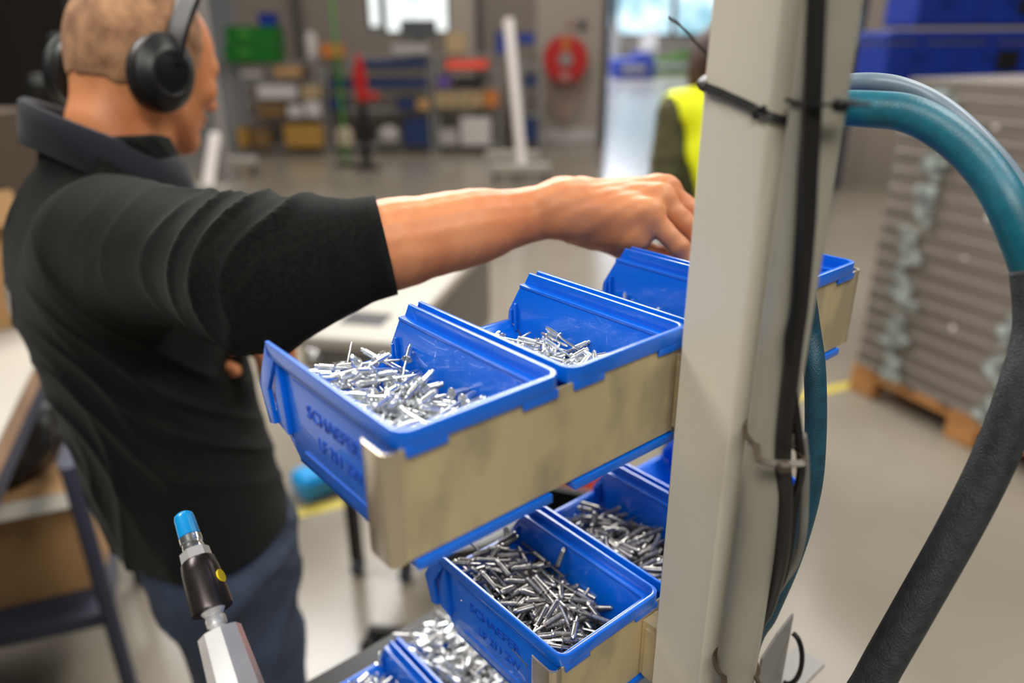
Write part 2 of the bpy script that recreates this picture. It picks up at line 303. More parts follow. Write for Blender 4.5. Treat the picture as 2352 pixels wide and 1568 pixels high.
ITEMS = [('roll', 'pale', 'pale grey wrapped roll lying on the upper shelf of the left storage rack', -3.996, 12.12, 1.105, 0.317, 0.3, 0.159),
('carton', 'kraft', 'long flat kraft carton on the upper shelf of the left storage rack', -3.415, 12.12, 1.169, 0.389, 0.3, 0.139),
('carton', 'white', 'wide white carton on the second shelf of the left storage rack', -3.619, 12.12, 0.847, 0.59, 0.35, 0.194),
('carton', 'tan', 'small tan carton right end, second shelf of the left storage rack', -3.092, 12.12, 0.847, 0.289, 0.3, 0.181),
('carton', 'brown', 'brown carton left of the white ones, third shelf, left storage rack', -3.748, 12.12, 0.572, 0.402, 0.3, 0.197),
('carton', 'white', 'squat white carton next to the brown one, third shelf, left storage rack', -3.372, 12.12, 0.572, 0.229, 0.3, 0.171),
('carton', 'white', 'tall white carton at the right end, third shelf, left storage rack', -3.09, 12.12, 0.572, 0.231, 0.3, 0.236),
('carton', 'amber', 'narrow amber carton at the left end, bottom shelf, left storage rack', -4.248, 12.12, 0.115, 0.149, 0.3, 0.284),
('carton', 'brown', 'dark brown carton beside the narrow amber one, bottom of left storage rack', -3.97, 12.12, 0.115, 0.265, 0.3, 0.27),
('carton', 'amber', 'wide amber carton on the bottom shelf of the left storage rack', -3.279, 12.12, 0.115, 0.592, 0.35, 0.337),
('tray', 'navy', 'dark blue tray filling the top shelf of the middle storage rack', -1.754, 12.12, 1.296, 0.975, 0.4, 0.113),
('tray', 'navy', 'dark blue tray filling the second shelf of the middle storage rack', -1.737, 12.12, 1.009, 0.916, 0.4, 0.128),
('tray', 'navy', 'small dark blue tray, left end, second shelf of the middle storage rack', -2.631, 12.12, 1.009, 0.35, 0.3, 0.109),
('crate', 'navy', 'small navy crate, left end, third shelf of the middle storage rack', -2.708, 12.12, 0.677, 0.245, 0.3, 0.17),
('crate', 'navy', 'low navy crate right of centre on the third shelf of the middle storage rack', -1.632, 12.12, 0.677, 0.265, 0.3, 0.17),
('carton', 'kraft', 'kraft carton at the right end of the third shelf of the middle storage rack', -1.365, 12.12, 0.677, 0.2, 0.3, 0.144),
('pot', 'cream', 'round cream pot on the bottom shelf of the middle storage rack', -2.665, 12.12, 0.129, 0.277, 0.3, 0.27),
('bag', 'pale', 'pale grey sack on the bottom shelf of the middle storage rack', -1.946, 12.12, 0.129, 0.378, 0.3, 0.303),
('crate', 'navy', 'tall navy crate on the bottom shelf of the middle storage rack', -1.494, 12.12, 0.129, 0.383, 0.3, 0.416),
('tray', 'coral', 'orange red tray on the top shelf of the right storage rack', -0.662, 12.12, 1.271, 0.636, 0.35, 0.125),
('tray', 'purple', 'purple tub on the second shelf of the right storage rack', -1.025, 12.12, 1.009, 0.199, 0.3, 0.147),
('tray', 'black', 'black tray on the second shelf of the right storage rack', -0.665, 12.12, 1.009, 0.432, 0.3, 0.122),
('carton', 'tan', 'tan carton left on the third shelf of the right storage rack', -0.992, 12.12, 0.704, 0.335, 0.3, 0.221),
('carton', 'tan', 'tan carton in the middle of the third shelf of the right storage rack', -0.616, 12.12, 0.704, 0.351, 0.3, 0.221),
('carton', 'orange', 'orange carton at the right end of the third shelf of the right storage rack', -0.3, 12.12, 0.704, 0.217, 0.3, 0.234),
('carton', 'pale', 'low pale carton on the bottom shelf of the right storage rack', -0.983, 12.12, 0.129, 0.286, 0.3, 0.23),
('carton', 'white', 'large white carton on the bottom shelf of the right storage rack', -0.554, 12.12, 0.129, 0.465, 0.3, 0.416),
('crate', 'navy', 'navy crate at the foot of the narrow rack beside the fire hose', 0.318, 12.3, 0.161, 0.216, 0.3, 0.368),
('crate', 'navy', 'navy crate halfway up the narrow rack beside the fire hose', 0.31, 12.3, 1.006, 0.208, 0.3, 0.169),
('crate', 'green', 'upper bright green crate stacked on the left storage rack', -3.902, 12.12, 1.639, 0.77, 0.4, 0.245),
('crate', 'green', 'lower bright green crate standing on the left storage rack', -3.936, 12.12, 1.384, 0.803, 0.4, 0.249),
('crate', 'blue', 'small dark blue crate on top of the green crates', -3.644, 12.12, 1.89, 0.235, 0.25, 0.174),
('bottle', 'white', 'white plastic canister standing on the storage rack beside the dark pipe', -3.045, 12.12, 1.434, 0.188, 0.2, 0.371),
('carton', 'orange', 'orange carton on top of the middle storage rack left end', -2.716, 12.12, 1.434, 0.323, 0.3, 0.199),
('carton', 'tan', 'tan carton on top of the rack under the monitor', -0.819, 12.12, 1.484, 0.298, 0.3, 0.296),
('crate', 'blue', 'blue crate on top of the right storage rack behind the white tube', -0.113, 12.12, 1.484, 0.212, 0.3, 0.308),
('crate', 'blue', 'low blue crate on top of the narrow rack left of the fire hose', 0.244, 12.3, 1.62, 0.271, 0.3, 0.15),
('carton', 'pale', 'low pale machine housing on top of the middle storage rack', -1.526, 12.12, 1.484, 0.561, 0.35, 0.136)]
CM = dict(pale='pale', kraft='kraft', white='whitebox', tan='tan', brown='brown', amber='amber', navy='navy', cream='creamy', coral='coral', purple='purple', black='black', orange='orange', green='green', blue='crateblue')
for kind, col, lab, a, b, z, w, dp, h in ITEMS:
    m = CM[col]
    if kind in ('crate', 'tray'):
        t = hthing('storage_crate' if kind == 'crate' else 'storage_tray', lab, kind, a, b+dp/2-.15, z)
        bm = new(); wl = .012
        for s in (-1, 1): bx(bm, (s*(w/2-wl/2), 0, h/2), (wl, dp, h)); bx(bm, (0, s*(dp/2-wl/2), h/2), (w, wl, h))
        bx(bm, (0, 0, .008), (w-.01, dp-.01, .012)); obj('body', bm, m, t)
        bm = new()
        for s in (-1, 1): bx(bm, (s*(w/2), 0, h-.012), (.02, dp+.03, .024)); bx(bm, (0, s*(dp/2), h-.012), (w+.02, .02, .024))
        obj('rim', bm, m, t)
        if col == 'green': bm = new(); bx(bm, (-.1, -dp/2-.012, h*.55), (.16, .006, h*.3)); tag(obj('label_plate', bm, 'lime', t), 'paler green label field')
    elif kind == 'carton':
        t = hthing('carton', lab, 'carton', a, b+dp/2-.15, z)
        bm = new(); bx(bm, (0, 0, h/2), (w, dp, h), bev=.004); obj('body', bm, m, t)
        bm = new(); bx(bm, (-w/4, 0, h+.002), (w/2-.006, dp, .004)); obj('flap', bm, m, t); bm = new(); bx(bm, (w/4, 0, h+.002), (w/2-.006, dp, .004)); obj('flap', bm, m, t)
        if 'middle of the third' in lab or 'tan carton left' in lab: bm = new(); cyl(bm, (0, -dp/2-.003, h/2), (0, -dp/2+.01, h/2), .04); obj('grip_hole', bm, 'black', t)
    elif kind == 'roll':
        bm = new(); cyl(bm, (-w/2, 0, h/2), (w/2, 0, h/2), h/2, n=20); tag(obj('wrapped_roll', bm, m, None, G(a, b, z), True, HR), lab, 'roll')
    elif kind in ('pot', 'bottle'):
        t = hthing('canister' if kind == 'bottle' else 'pot', lab, kind, a, b, z)
        bm = new(); cyl(bm, (0, 0, 0), (0, 0, h*.8), w/2*.9, w/2, 20); obj('body', bm, m, t, smooth=True)
        bm = new(); cyl(bm, (0, 0, h*.8), (0, 0, h), w/2*.7, w/2*.5, 20); obj('lid', bm, m, t, smooth=True)
    else:
        bm = new(); bmesh.ops.create_icosphere(bm, subdivisions=3, radius=.5)
        for v in bm.verts: v.co *= 1+.08*math.sin(v.co.x*17+v.co.y*9)*math.sin(v.co.z*13); v.co = Vector((v.co.x*w, v.co.y*dp, max(v.co.z, -.38)*h*1.1+.42*h))
        tag(obj('sack', bm, m, None, G(a, b, z), 'all', HR), lab, 'sack')
# monitor on the middle rack
t = hthing('monitor', 'dark grey screen standing on the rack in front of the window', 'monitor', -1.42, 12.35, 1.44)
bm = new(); bx(bm, (0, 0, .40), (.57, .04, .26), bev=.008); obj('screen', bm, 'screen', t)
bm = new(); bx(bm, (0, .03, .16), (.06, .03, .28)); obj('stand', bm, 'black', t); bm = new(); bx(bm, (0, .02, .01), (.3, .2, .02), bev=.004); obj('foot', bm, 'black', t)
# lime pole, red hanging tool, black stand
t = hthing('lime_pole', 'lime green pole in front of the middle storage rack', 'pole', -2.38, 10.8, 0)
bm = new(); cyl(bm, (0, 0, .0), (0, 0, 3.4), .022, n=14); obj('pole', bm, 'lime', t, smooth=True); bm = new(); cyl(bm, (0, 0, 1.05), (0, 0, 1.45), .035, n=14); obj('grip', bm, 'green', t, smooth=True)
bm = new(); cyl(bm, (0, 0, 0), (0, 0, .03), .16, n=20); obj('foot', bm, 'black', t)
t = hthing('tool_stand', 'black stand holding a red hanging tool before the middle rack', 'stand', -2.03, 10.5, 0)
bm = new(); bx(bm, (0, 0, .46), (.10, .10, .90), bev=.01); obj('column', bm, 'black', t); bm = new(); bx(bm, (0, 0, .01), (.34, .3, .02)); obj('foot', bm, 'black', t)
t2 = hthing('hand_tool', 'red tool with a side handle hanging above the black stand', 'tool', -2.02, 10.5, .91)
bm = new(); prism(bm, [(-.05, 0), (.06, 0), (.08, .3), (.03, .55), (-.02, .62), (-.09, .33)], 1, -.04, .04); obj('body', bm, 'red', t2)
bm = new(); bx(bm, (.13, 0, .06), (.2, .07, .09), bev=.02); obj('handle', bm, 'red', t2)
# fire hose reel
t = hthing('fire_hose_reel', 'round red fire hose reel with an orange strip mounted on the cream column', 'fire hose', .922, 13.2, 0)
bm = new(); cyl(bm, (0, .14, 1.371), (0, .10, 1.371), .10, n=24); cyl(bm, (0, -.06, 1.371), (0, -.10, 1.371), .37, n=48); cyl(bm, (0, .06, 1.371), (0, .1, 1.371), .37, n=48); cyl(bm, (0, -.06, 1.371), (0, .06, 1.371), .22, n=32); obj('drum', bm, 'red', t, smooth=True)
bm = new(); cyl(bm, (0, -.11, 1.371), (0, -.13, 1.371), .11, n=24); obj('hub', bm, 'rackgrey', t, smooth=True)
bm = new(); bx(bm, (0, -.105, 1.62), (.13, .008, .2)); obj('sticker', bm, 'orange', t)
bm = new(); bx(bm, (.0, -.105, 1.10), (.16, .008, .12), bev=.002); obj('sticker', bm, 'palered', t)
bm = new(); tube(bm, [(-.28, 0, 1.12), (-.25, -.02, .8), (-.12, -.03, .56), (0, -.03, .50), (.12, -.03, .56), (.25, -.02, .8), (.28, 0, 1.12)], .03, 10); obj('hose', bm, 'palered', t, smooth=True)
bm = new(); tube(bm, [(-.14, 0, 1.1), (-.04, -.02, .7), (0, -.03, .3)], .016, 8); tube(bm, [(.14, 0, 1.1), (.04, -.02, .7), (0, -.03, .3)], .016, 8); obj('nozzle_line', bm, 'palered', t, smooth=True)
bm = new(); bx(bm, (0, 0, 0), (.12, .02, .12)); tag(obj('wall_notice', bm, 'palered', None, G(1.0, 13.32, 1.93), rotz=HR), 'small faded red notice on the column above the fire hose', 'sign')
bm = new(); bx(bm, (0, 0, 0), (.14, .04, .14)); tag(obj('wall_switch', bm, 'darkpipe', None, G(1.2, 13.32, 1.9), rotz=HR), 'small dark box on the column above the fire hose', 'switch box')
# leaning tube racks on castors
def stand(a, b, lean, label, g, tubed=True, w=.75, hh=1.9, col='tube', foot2=True):
    t = hthing('trolley_stand', label, 'trolley', a, b)
    bm = new(); bx(bm, (0, 0, .19), (w, .14, .12), bev=.03, segs=2); obj('foot_beam', bm, 'white', t)
    if foot2: bm = new(); bx(bm, (-.1, 1.1, .19), (w, .14, .12), bev=.03, segs=2); obj('foot_beam', bm, 'white', t); bm = new(); bx(bm, (-.05, .55, .17), (.08, 1.1, .05)); obj('crossbar', bm, 'rackgrey', t)
    for x in (-w/2+.06, w/2-.06):
        for y in ((0, 1.1) if foot2 else (0,)):
            c = bpy.data.objects.new('castor', None)
            bm = new(); cyl(bm, (x-.02, y, .055), (x+.02, y, .055), .055, n=18); k = obj('castor', bm, 'castor', t, smooth=True)
            bm = new(); bx(bm, (x, y, .10), (.06, .06, .06)); obj('fork', bm, 'darkframe', k)
    if tubed: bm = new(); cyl(bm, (.02, .02, .22), (lean, .45, hh), .062, n=20); obj('upright', bm, col, t, smooth=True)
    return t
stand(.12, 9.3, -.14, 'white padded tube leaning on a T shaped trolley foot, left of the fire hose', None)
stand(-3.28, 7.9, .02, 'low trolley foot with dark castors just past the worker\'s chin', None, True, .5, .72, 'tube', False)
stand(-3.65, 10.0, -.5, 'low T shaped trolley foot beside the left end of the storage racks', None, False, .5, 2.6, 'pale', False)
bm = new(); cyl(bm, (0, 0, .02), (0, 0, 3.6), .06, n=18); bx(bm, (0, 0, .01), (.3, .3, .02)); tag(obj('steel_post', bm, 'pale', None, G(-3.45, 9.0, 0), True, HR), 'tall grey steel post right behind the worker\'s forehead', 'post')
# far hall contents
for k, (a, b, w, h, m, lab) in enumerate(((5.6, 36, 1.9, .9, 'crateblue', 'long blue machine far away in the next hall'), (8.3, 40, 3.6, .9, 'grass', 'low green heap of stock on the far floor of the next hall'),
        (7.6, 43.5, .8, 1.9, 'whitebox', 'white machine tower behind the green stock in the next hall'), (11.0, 44, .9, 1.6, 'coral', 'orange machine behind the green stock in the next hall'), (5.6, 45, 1.2, 2.1, 'rackgrey', 'grey cabinet at the far wall of the next hall'))):
    t = hthing('far_machine', lab, 'machine', a, b)
    bm = new(); bx(bm, (0, 0, h/2), (w, 1.2, h), bev=.05); obj('body', bm, m, t); bm = new(); bx(bm, (w*.2, -.1, h+.12), (w*.4, .9, .3), bev=.03); obj('hood', bm, m, t)
    bm = new(); bx(bm, (0, -.63, h*.5), (w*.6, .05, h*.3), bev=.01); obj('panel', bm, 'rackgrey', t)
# control cabinet on the right wall
t = hthing('control_cabinet', 'dark narrow control cabinet standing by the right wall', 'cabinet', 3.70, 8.9)
bm = new(); bx(bm, (0, 0, 1.15), (.36, .4, 2.3), bev=.01); obj('body', bm, 'castor', t); bm = new(); bx(bm, (0, -.215, 1.35), (.3, .02, 1.3), bev=.005); obj('door', bm, 'darkframe', t)
bm = new(); bx(bm, (.03, -.235, 1.75), (.12, .01, .34)); obj('screen', bm, 'bluegrey', t)
# blue lidded crates on a dark bench at right
t = hthing('dark_bench', 'dark bench carrying the big blue crates behind the stack on the pallet', 'bench', 2.95, 4.9)
bm = new(); bx(bm, (0, 0, 1.385), (1.5, .6, .05)); obj('top', bm, 'black', t)
for x in (-.25, .68):
    for y in (-.25, .25): bm = new(); bx(bm, (x, y, .68), (.05, .05, 1.36)); obj('leg', bm, 'black', t)
def lidcrate(a, b, z, w, h, label):
    t = hthing('lidded_crate', label, 'crate', a, b, z)
    bm = new(); bx(bm, (0, 0, h*.36), (w*.97, .4, h*.72), bev=.012); obj('body', bm, 'crateblue', t)
    bm = new(); bx(bm, (0, 0, h*.84), (w, .43, h*.2), bev=.012); obj('lid', bm, 'crateblue', t)
    for x in (-w*.3, w*.1): bm = new(); bx(bm, (x, -.215, h*.62), (.05, .02, h*.3), bev=.004); obj('rib', bm, 'crateblue', t)
    bm = new(); bx(bm, (w*.22, -.205, h*.42), (.13, .03, h*.36), bev=.01); tag(obj('latch', bm, 'black', t), 'black latch')
lidcrate(2.72, 4.85, 1.41, 1.02, .31, 'large royal blue lidded crate behind the grey panel stack')
lidcrate(2.80, 4.85, 1.725, .92, .26, 'smaller blue lidded crate on top of the large one')
# ---- pallet with grey panels
K = Vector((3.36, 1.23, 0)); dd = Vector((-.287, -.958, 0)).normalized(); ang = math.atan2(dd.y, dd.x)
t = thing('wooden_pallet', 'raw wooden pallet under the stack of grey panels', 'pallet', K, ang)   # local x along the long side, y to the left = away? 
for y in (.05, .42, .75):
    for x in (.06, .60, 1.14):
        bm = new(); bx(bm, (x, y, .05), (.14, .10, .098), bev=.004); obj('block', bm, 'wood', t)
    bm = new(); bx(bm, (.6, y, .111), (1.2, .1, .022)); obj('stringer_board', bm, 'wood', t)
for k in range(7): bm = new(); bx(bm, (.05+k*.183, .4, .1335), (.12, .8, .021), bev=.002); obj('deck_board', bm, 'wood', t)
NL = 17; z = .146; hL = (1.50-.146)/NL
me_p = None
for k in range(NL):
    if k == 0:
        p = thing('sheet_bundle', 'grey long panel with a pale lower lip, lying in the stack on the pallet', 'panel', K+Vector((0, 0, z)), ang, 'grey panels stacked on the pallet')
        bm = new(); bx(bm, (.6, .392, hL*.58), (1.19, .776, hL*.84), bev=.003); body = obj('body', bm, 'stack', p)
        bm = new(); bx(bm, (.6, .39, hL*.14), (1.195, .78, hL*.22), bev=.003); lip = obj('lip', bm, 'stack2', p); protoP = (p, body, lip)
    else:
        p = protoP[0].copy(); COL.objects.link(p); p.location = K+Vector((random.uniform(-.004, .004), random.uniform(-.004, .004), z))
        for c in protoP[1:]: q = c.copy(); COL.objects.link(q); q.parent = p
    if k == NL-1: p['label'] = 'topmost grey panel of the stack on the pallet'; del p['group']
    z += hL
for n, x in enumerate((.20, .72)):
    bm = new(); rnd = random.Random(n)
    for k in range(34):
        if k % 5 == 3: continue
        zz = .17+k*.040; vs = bx(bm, (x+rnd.uniform(-.03, .03)+(.01*math.sin(k)), -.006, zz), (rnd.uniform(.05, .12), .02, .040), Matrix.Rotation(rnd.uniform(-.6, .6), 3, 'Y') @ Matrix.Rotation(rnd.uniform(-.3, .3), 3, 'X'))
    tag(obj('film_strap', bm, 'film', None, K, rotz=ang), ('crumpled greenish film strap down the left part of the panel stack', 'crumpled greenish film strap down the right part of the panel stack')[n], 'strap')
for n, (x, zz, lab) in enumerate(((.44, 1.34, 'uppermost pale disc painted as a highlight on the face of the panel stack'), (.50, .99, 'second pale highlight disc from the top on the panel stack'), (.44, .80, 'third pale highlight disc from the top on the panel stack'), (.93, .86, 'pale highlight disc on the right part of the panel stack'), (.46, .50, 'lowest pale highlight disc on the panel stack'))):  # pale discs painted in as bright highlights on the stack face
    bm = new(); cyl(bm, (0, .01, 0), (0, -.012, 0), .017, .012, n=16); tag(obj('pale_highlight', bm, 'dot', None, K+Matrix.Rotation(ang, 3, 'Z') @ Vector((x, .012, zz)), True, ang), lab, 'highlight')
# ---- case table below the arm
A = Vector((.802, 1.382, 0)); ux = Vector((.922, .72, 0)); L = ux.length; ang = math.atan2(ux.y, ux.x)
t = thing('flight_case', 'long grey flight case with a white top and steel corner fittings, under the outstretched arm', 'case', A, ang)
Wd = .27
bm = new(); bx(bm, (L/2, Wd/2, .70), (L-.01, Wd-.01, .34), bev=.01); obj('body', bm, mat('case_grey', (.17, .16, .145), .5), t)
bm = new(); bx(bm, (L/2, Wd/2, .88), (L+.02, Wd+.02, .045), bev=.012, segs=2); obj('lid', bm, 'white', t)
bm = new(); prism(bm, [(.10, .07), (.20, .07), (.20, .20), (.10, .20)], 2, .9015, .905); tag(obj('grip_slot', bm, 'black', t), 'dark recessed grip')
for y in (.02, Wd-.03):
    bm = new(); bx(bm, (-.004, y, .83), (.02, .05, .07), bev=.008); cyl(bm, (-.012, y, .83), (-.03, y, .83), .018, n=14); obj('corner_fitting', bm, 'steel', t, smooth=True)
bm = new(); bx(bm, (-.01, Wd*.5, .80), (.03, .09, .05), bev=.01); obj('latch', bm, 'steel', t, smooth=True)
for x in (.1, L-.1):
    for y in (.05, Wd-.05): bm = new(); bx(bm, (x, y, .295), (.035, .035, .47)); obj('leg', bm, 'black', t); bm = new(); cyl(bm, (x, y-.015, .03), (x, y+.015, .03), .03, n=14); obj('castor', bm, 'castor', t, smooth=True)
# ---- desk at left
t = thing('work_table', 'work table with a worn white top and plywood edge at the left, behind the worker', 'table', (-.55, 1.95, 0), R(-18.5+90-90))
t.rotation_euler = (0, 0, 0)
e0 = Vector((-.30, .85)); e1 = Vector((.16, 2.25)); ed = (e1-e0).normalized(); el = Vector((-ed.y, ed.x)); q = [e0, e1, e1+el*.85, e0+el*.85]
def qb(name, z0, z1, m, ins=0.):
    bm = new(); c = sum(q, Vector((0, 0)))/4; prism(bm, [(p+(c-p)*ins) for p in q], 2, z0, z1); o = obj(name, bm, m, t); o.matrix_parent_inverse = Matrix.Translation(-t.location); return o
qb('top', .893, .90, 'white'); qb('core', .845, .893, 'edgewood', .002); qb('frame', .79, .845, 'darkframe', .02)
for p in q:
    p = p+(sum(q, Vector((0, 0)))/4-p)*.08; bm = new(); bx(bm, (*p, .405), (.05, .05, .81)); o = obj('leg', bm, 'darkframe', t); o.matrix_parent_inverse = Matrix.Translation(-t.location)
# cartons standing on it
t = thing('carton', 'open orange brown cardboard box standing on the white work table', 'carton', (-.12, 2.32, .0), R(10))
bm = new(); bx(bm, (0, 0, .88), (.42, .3, .32), bev=.004); obj('body', bm, 'kraft', t); bm = new(); bx(bm, (0, -.17, 1.06), (.42, .01, .10), Matrix.Rotation(-.5, 3, 'X')); obj('flap', bm, 'kraft', t)
t.location.z = .18
t = thing('carton', 'tall kraft carton behind the worker\'s back at the left edge', 'carton', G(-2.42, 3.15, 0), HR)
bm = new(); bx(bm, (0, 0, .7), (.6, .5, 1.4), bev=.006); obj('body', bm, 'darkbrown', t); bm = new(); bx(bm, (0, -.252, 1.0), (.06, .004, .75)); obj('tape', bm, 'kraft', t)
bm = new(); bx(bm, (0, 0, .05), (.1, .06, .1), bev=.02, segs=2); tag(obj('sprayer_bottle', bm, 'bluegrey', None, (.05, 2.33, .90)), 'pale blue container on the table behind the worker\'s back', 'container')
bm = new(); bx(bm, (0, 0, .015), (.12, .08, .03), bev=.01); tag(obj('blue_tray', bm, 'tipblue', None, (.10, 2.20, .90)), 'small bright blue tray lying at the table corner by the worker\'s back', 'tray')
# trolley with a carton below
t = thing('shelf_trolley', 'dark steel trolley with a low shelf behind the worker', 'trolley', (0, 0, 0))
for x, y in ((.17, 2.05), (-.35, 2.25), (.02, 1.55), (-.5, 1.75)): bm = new(); cyl(bm, (x, y, 0), (x-.005, y, .75), .02, n=10); obj('leg', bm, 'darkframe', t)
bm = new(); prism(bm, [(.17, 2.05), (-.35, 2.25), (-.5, 1.75), (.02, 1.55)], 2, .27, .31); obj('shelf', bm, 'darkframe', t)
bm = new(); prism(bm, [(.17, 2.05), (.155, 2.06), (-.005, 1.58), (.02, 1.55)], 2, .72, .745); obj('side_bar', bm, 'darkframe', t)
t = thing('carton', 'kraft cardboard box on the low shelf of the dark trolley', 'carton', (-.07, 1.90, .31), R(-18))
bm = new(); bx(bm, (0, 0, .14), (.34, .38, .28), bev=.004); obj('body', bm, 'kraft', t); bm = new(); bx(bm, (.05, -.2, .285), (.26, .05, .006), Matrix.Rotation(.4, 3, 'X')); tag(obj('edge_strip', bm, 'white', t), 'pale torn edge')
bm = new(); bx(bm, (0, 0, .06), (.20, .06, .12), bev=.01); tag(obj('blue_box', bm, 'tipblue', None, (.03, 2.155, .31), rotz=R(-18)), 'blue box half hidden behind the cardboard box on the trolley', 'box')
bm = new(); bmesh.ops.create_icosphere(bm, subdivisions=4, radius=.5)
for v in bm.verts:
    n = 1+.10*math.sin(v.co.x*21+v.co.y*13)*math.sin(v.co.z*17+v.co.x*9)+.06*math.sin(v.co.y*31); v.co = Vector((v.co.x*.26*n, v.co.y*.24*n, (max(v.co.z, -.36)+.36)*.26*n))
tag(obj('cloth_bag', bm, 'rubber', None, (-.08, 1.90, .605), 'all'), 'crumpled black cloth bag lying on the cardboard box of the trolley', 'bag')
t = thing('black_tub', 'black tub on the floor behind the lower bins', 'tub', (1.16, 1.16, 0), R(30))
bm = new()
for s in (-1, 1): bx(bm, (s*.2, 0, .13), (.015, .36, .26)); bx(bm, (0, s*.18, .13), (.4, .015, .26))
bx(bm, (0, 0, .012), (.39, .35, .02)); obj('body', bm, 'black', t); bm = new()
for s in (-1, 1): bx(bm, (s*.205, 0, .255), (.025, .39, .02)); bx(bm, (0, s*.185, .255), (.43, .025, .02))
obj('rim', bm, 'black', t)
# floor items
t = thing('plastic_crate', 'coral red plastic crate on the floor below the blue bins', 'crate', (1.62, 1.52, 0), R(30))
bm = new()
for s in (-1, 1): bx(bm, (s*.19, 0, .12), (.015, .3, .24)); bx(bm, (0, s*.15, .12), (.38, .015, .24))
bx(bm, (0, 0, .012), (.37, .29, .02)); obj('body', bm, 'coral', t); bm = new()
for s in (-1, 1): bx(bm, (s*.195, 0, .235), (.02, .33, .02)); bx(bm, (0, s*.155, .235), (.41, .02, .02))
obj('rim', bm, 'coral', t)
t = thing('swivel_stool', 'black swivel stool with five castors below the bins', 'stool', (.76, 1.06, 0))
bm = new(); cyl(bm, (0, 0, .08), (0, 0, .5), .025, n=16); obj('gas_lift', bm, 'black', t, smooth=True)
bm = new(); cyl(bm, (0, 0, .5), (0, 0, .56), .17, .18, n=32); obj('seat', bm, 'rubber', t, smooth=True)
for k in range(5):
    a = k*2*math.pi/5+.95; c_, s_ = math.cos(a), math.sin(a)
    bm = new(); cyl(bm, (0, 0, .11), (.27*c_, .27*s_, .085), .028, .018, n=12); lg = obj('leg', bm, 'black', t, smooth=True)
    bm = new(); cyl(bm, (.27*c_-.02*s_, .27*s_+.02*c_, .03), (.27*c_+.02*s_, .27*s_-.02*c_, .03), .03, n=16); obj('castor', bm, 'rubber', lg, smooth=True)
bm = new(); bx(bm, (0, 0, .05), (.2, .14, .10), bev=.02); tag(obj('blue_case', bm, 'tipblue', None, (.88, 2.16, 0)), 'small blue case on the floor left of the front bin', 'case')

# ================================================================== post, bins and rivets
ZR = 1.4318; PW = .105
t = thing('steel_post', 'cream grey painted steel post in the foreground carrying the racks of blue bins', 'post', (.212, -.035, 0))
def L_(P): return Vector(P)-Vector((.212, -.035, 0))
bm = new()
poly = [(.190, -.0125), (.190, -.049), (.1905, -.0505), (.1985, -.0575), (.2005, -.0585), (.2400, -.0585), (.2420, -.0565), (.2420, -.0125), (.2405, -.011), (.1915, -.011)]
prism(bm, [(x-.212, y+.035) for x, y in poly], 2, .012, 2.45); obj('column', bm, 'paint', t)
bm = new(); bx(bm, (0, 0, .006), (.20, .16, .012), bev=.002); obj('base_plate', bm, 'rackgrey', t)
for x in (-.08, .08):
    for y in (-.06, .06): bm = new(); cyl(bm, (x, y, .012), (x, y, .026), .012, n=6); obj('bolt', bm, 'zinc', t)
bm = new(); tube(bm, [(.1925, -.0728, z) for z in (.02, .6, 1.2, 1.8, 2.4)], .0122, 28, 1); tag(obj('conduit', bm, 'conduit', None, None, 'all'), 'straight grey plastic conduit strapped along the right side of the cream post', 'pipe')
# cables on the conduit
B1 = [(0.172, -0.075, 1.80), (0.172, -0.0755, 1.688), (0.172, -0.0765, 1.675), (0.175, -0.0795, 1.635), (0.178, -0.081, 1.604), (0.18, -0.0825, 1.58), (0.183, -0.0835, 1.541), (0.183, -0.084, 1.515), (0.186, -0.085, 1.459), (0.193, -0.0865, 1.43), (0.196, -0.087, 1.409), (0.200, -0.0865, 1.379), (0.2095, -0.079, 1.336), (0.2095, -0.074, 1.315), (0.209, -0.073, 1.272), (0.209, -0.073, 1.216), (.209, -.073, .8), (.209, -.073, .02)]
bm = new(); tube(bm, B1, .0042, 12, 5); tag(obj('black_cable', bm, 'rubber', None, None, True), 'thick black cable running down the front of the grey conduit', 'cable')
B2 = []
for x_, y_, z_ in B1[:9]:
    a_ = math.atan2(y_+.0728, x_-.1925)-R(9); B2.append((.1925+.0160*math.cos(a_), -.0728+.0160*math.sin(a_), z_))
B2 += [(0.2035, -0.087, 1.424), (0.2075, -0.086, 1.403), (0.2155, -0.083, 1.364), (0.217, -0.077, 1.337), (0.2145, -0.071, 1.316), (0.2145, -0.069, 1.273), (0.2145, -0.069, 1.217), (.2145, -.069, .8), (.2145, -.069, .02)]
B2[8] = (.1945, -.0915, 1.452)
bm = new(); tube(bm, B2, .0024, 10, 5); tag(obj('black_cable', bm, 'black', None, None, True), 'thin black cable beside the thick one, bowing out below the aged tie', 'cable')
GC = [(0.1925, -0.0905, 1.468), (0.200, -0.091, 1.447), (0.2085, -0.0905, 1.418), (0.2125, -0.0905, 1.397), (0.222, -0.085, 1.367), (0.2215, -0.079, 1.347), (0.2205, -0.072, 1.319), (0.2195, -0.069, 1.273), (.2195, -.069, .8), (.2195, -.069, .02)]
bm = new(); tube(bm, GC, .0026, 10, 5); tag(obj('grey_cable', bm, 'greywire', None, None, True), 'grey cable bowing out to the right of the black ones below the aged tie', 'cable')
